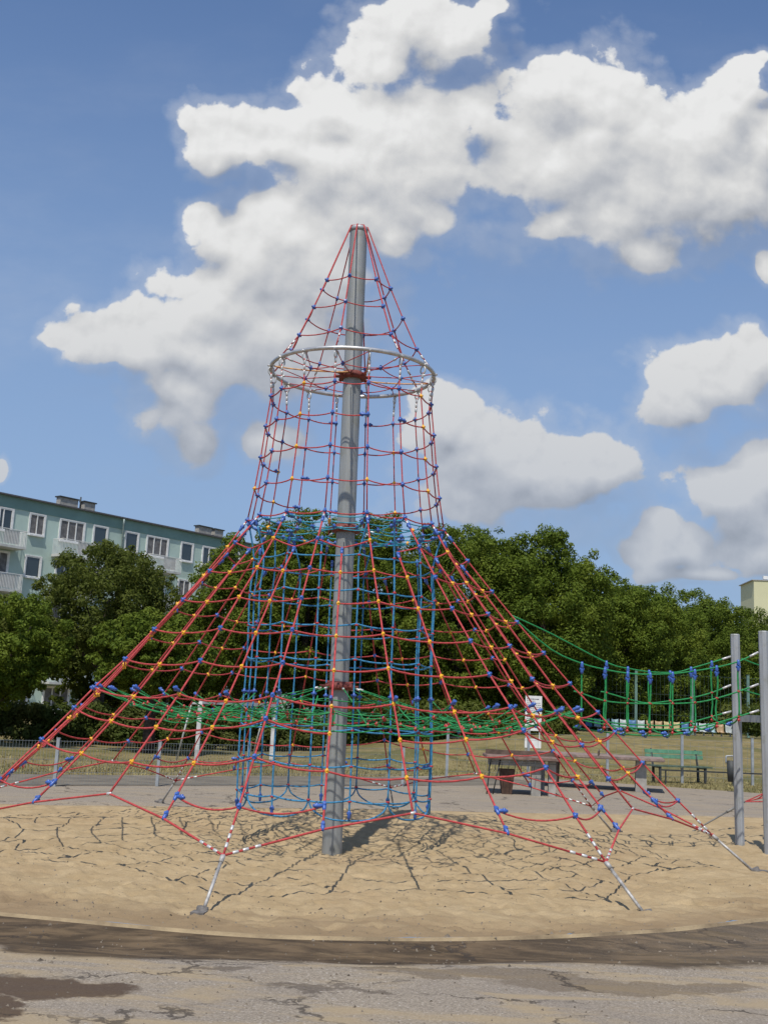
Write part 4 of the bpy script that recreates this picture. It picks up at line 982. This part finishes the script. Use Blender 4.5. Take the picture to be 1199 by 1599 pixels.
# ---------------------------------------------------------------- hedges and bushes
def hedge(label, a, b, h, w, seed, m=MHEDGE, n=30000, size=.06, name='hedge', cat='hedge'):
    a = Vector((*a, 0)); b = Vector((*b, 0)); L = (b - a).length; d = (b - a) / L; nrm = Vector((-d.y, d.x, 0)); rs = random.Random(seed); puffs = []
    k = int(L / .38)
    for i in range(k):
        for j in range(3):
            hh = h * rs.uniform(.86, 1.06); p = d * (L * (i + rs.random()) / k) + nrm * rs.uniform(-w * .25, w * .25)
            puffs.append((p.x, p.y, hh * (.25 + .28 * j), h * rs.uniform(.24, .34)))
    o = link(name, leaf_mesh(name, leaf_arrays(seed, puffs, n, size), m)); o.location = (a.x, a.y, G0); tag(o, label, cat); return o
hedge('long clipped dark green hedge below the trees on the left', (-13.5, 19.5), (-.5, 22.5), 1.15, 1.1, 5, n=52000)
hedge('taller shrub belt at the foot of the trees behind the mast', (-1.0, 24.5), (7.0, 27.0), 1.7, 1.6, 6, MLEAFD, 36000, .08, 'shrub_belt', 'shrubs')
hedge('dark shrub belt behind the tall fence on the right', (7.0, 34.2), (28.0, 45.0), 2.4, 2.2, 7, MLEAFD, 60000, .11, 'shrub_belt', 'shrubs')
for (x, y, h_, lb) in ((-4.75, 16.9, 1.05, 'round light green bush under the lower left tree'), (7.2, 29.6, 1.0, 'ragged bush at the left end of the seat row'), (14.7, 29.5, 1.5, 'tall dry shrub on the bank beside the bridge post')):
    rs = random.Random(int(h_ * 100)); puffs = [(rs.uniform(-.35, .35) * h_, rs.uniform(-.35, .35) * h_, rs.uniform(.3, .8) * h_, h_ * .25) for _ in range(14)]
    o = link('bush', leaf_mesh('bush', leaf_arrays(int(h_ * 10), puffs, 3500, .055), MHEDGE)); o.location = (x, y, G0 if y < 20 else 1.0); tag(o, lb, 'bush')
# small houses beyond the hedge, seen under the crowns
GA = thing('garage', 'low pale grey garage with flat roof behind the hedge', 'garage', (-9.2, 32.3, G0), R(10))
mb = MB(); mb.box((0, 1.5, .62), (2.2, 3, 1.25)); mb.build('wall', MCONC, GA); mb = MB(); mb.box((0, 1.5, 1.29), (2.4, 3.2, .09)); mb.build('roof', MDARK, GA)
mb = MB(); mb.box((.1, -.012, .5), (1.5, .024, 1.0)); mb.build('door', MWHITE, GA)

# dry grass tufts along the far edge of the asphalt and round the fence feet
rs = np.random.RandomState(3); n = 16000
th = rs.uniform(R(35), R(160), n); ii = (th / (2 * math.pi) * NA).astype(int) % NA
rad = np.array([RO[i] for i in ii]) + np.abs(rs.normal(0, 1, n)) * 3.2 + .02
cx = rad * np.cos(th); cy = rad * np.sin(th)
hh = rs.uniform(.02, .07, n); a = rs.uniform(0, 6.28, n); w = .010; lean = rs.normal(0, .03, (n, 2))
zz = np.array([grz(x, y, r, 0, 0) for x, y, r in zip(cx, cy, rad)])
v = np.stack([np.stack([cx - np.cos(a) * w, cy - np.sin(a) * w, zz], 1), np.stack([cx + np.cos(a) * w, cy + np.sin(a) * w, zz], 1),
              np.stack([cx + lean[:, 0] + np.cos(a) * w * .3, cy + lean[:, 1], zz + hh], 1), np.stack([cx + lean[:, 0] - np.cos(a) * w * .3, cy + lean[:, 1], zz + hh], 1)], 1).reshape(-1, 3)
o = link('grass_tufts', leaf_mesh('grass_tufts', v, mat('straw', (.28, .24, .10), .9, var=.3, scale=2))); o['kind'] = 'stuff'

# grit, pebbles and bark bits lying on the asphalt and in the sand
rs = np.random.RandomState(21); mbp = MB(); tet = [Vector((1, 0, -.3)), Vector((-.5, .86, -.3)), Vector((-.5, -.86, -.3)), Vector((0, 0, .8))]
for k in range(1500):
    if k < 800: x, y = rs.uniform(-2.6, 3.6), rs.uniform(-7.4, -4.2)
    else: a = rs.uniform(-2.7, -.4); r = 5.0 * rs.rand() ** .5; x, y = r * math.cos(a), r * math.sin(a)
    r = math.hypot(x, y); i = int((math.atan2(y, x) % (2 * math.pi)) / (2 * math.pi) * NA) % NA
    z = asz(x, y, r, i, 0) if r > RP[i] + .03 else sandz(x, y, r, RP[i])
    sz_ = rs.uniform(.004, .011) * (1.8 if rs.rand() < .06 else 1); q = Matrix.Rotation(rs.uniform(0, 6.28), 3, 'Z'); el = rs.uniform(.6, 1.8)
    mbp.add([Vector((x, y, z + .002)) + q @ Vector((v.x * sz_ * el, v.y * sz_, v.z * sz_)) for v in tet], [(0, 1, 3), (1, 2, 3), (2, 0, 3), (0, 2, 1)])
mbp.build('pebbles', mat('grit', (.26, .22, .17), .9, var=.5, scale=3, col2=(.07, .055, .04)), None, 'stuff')
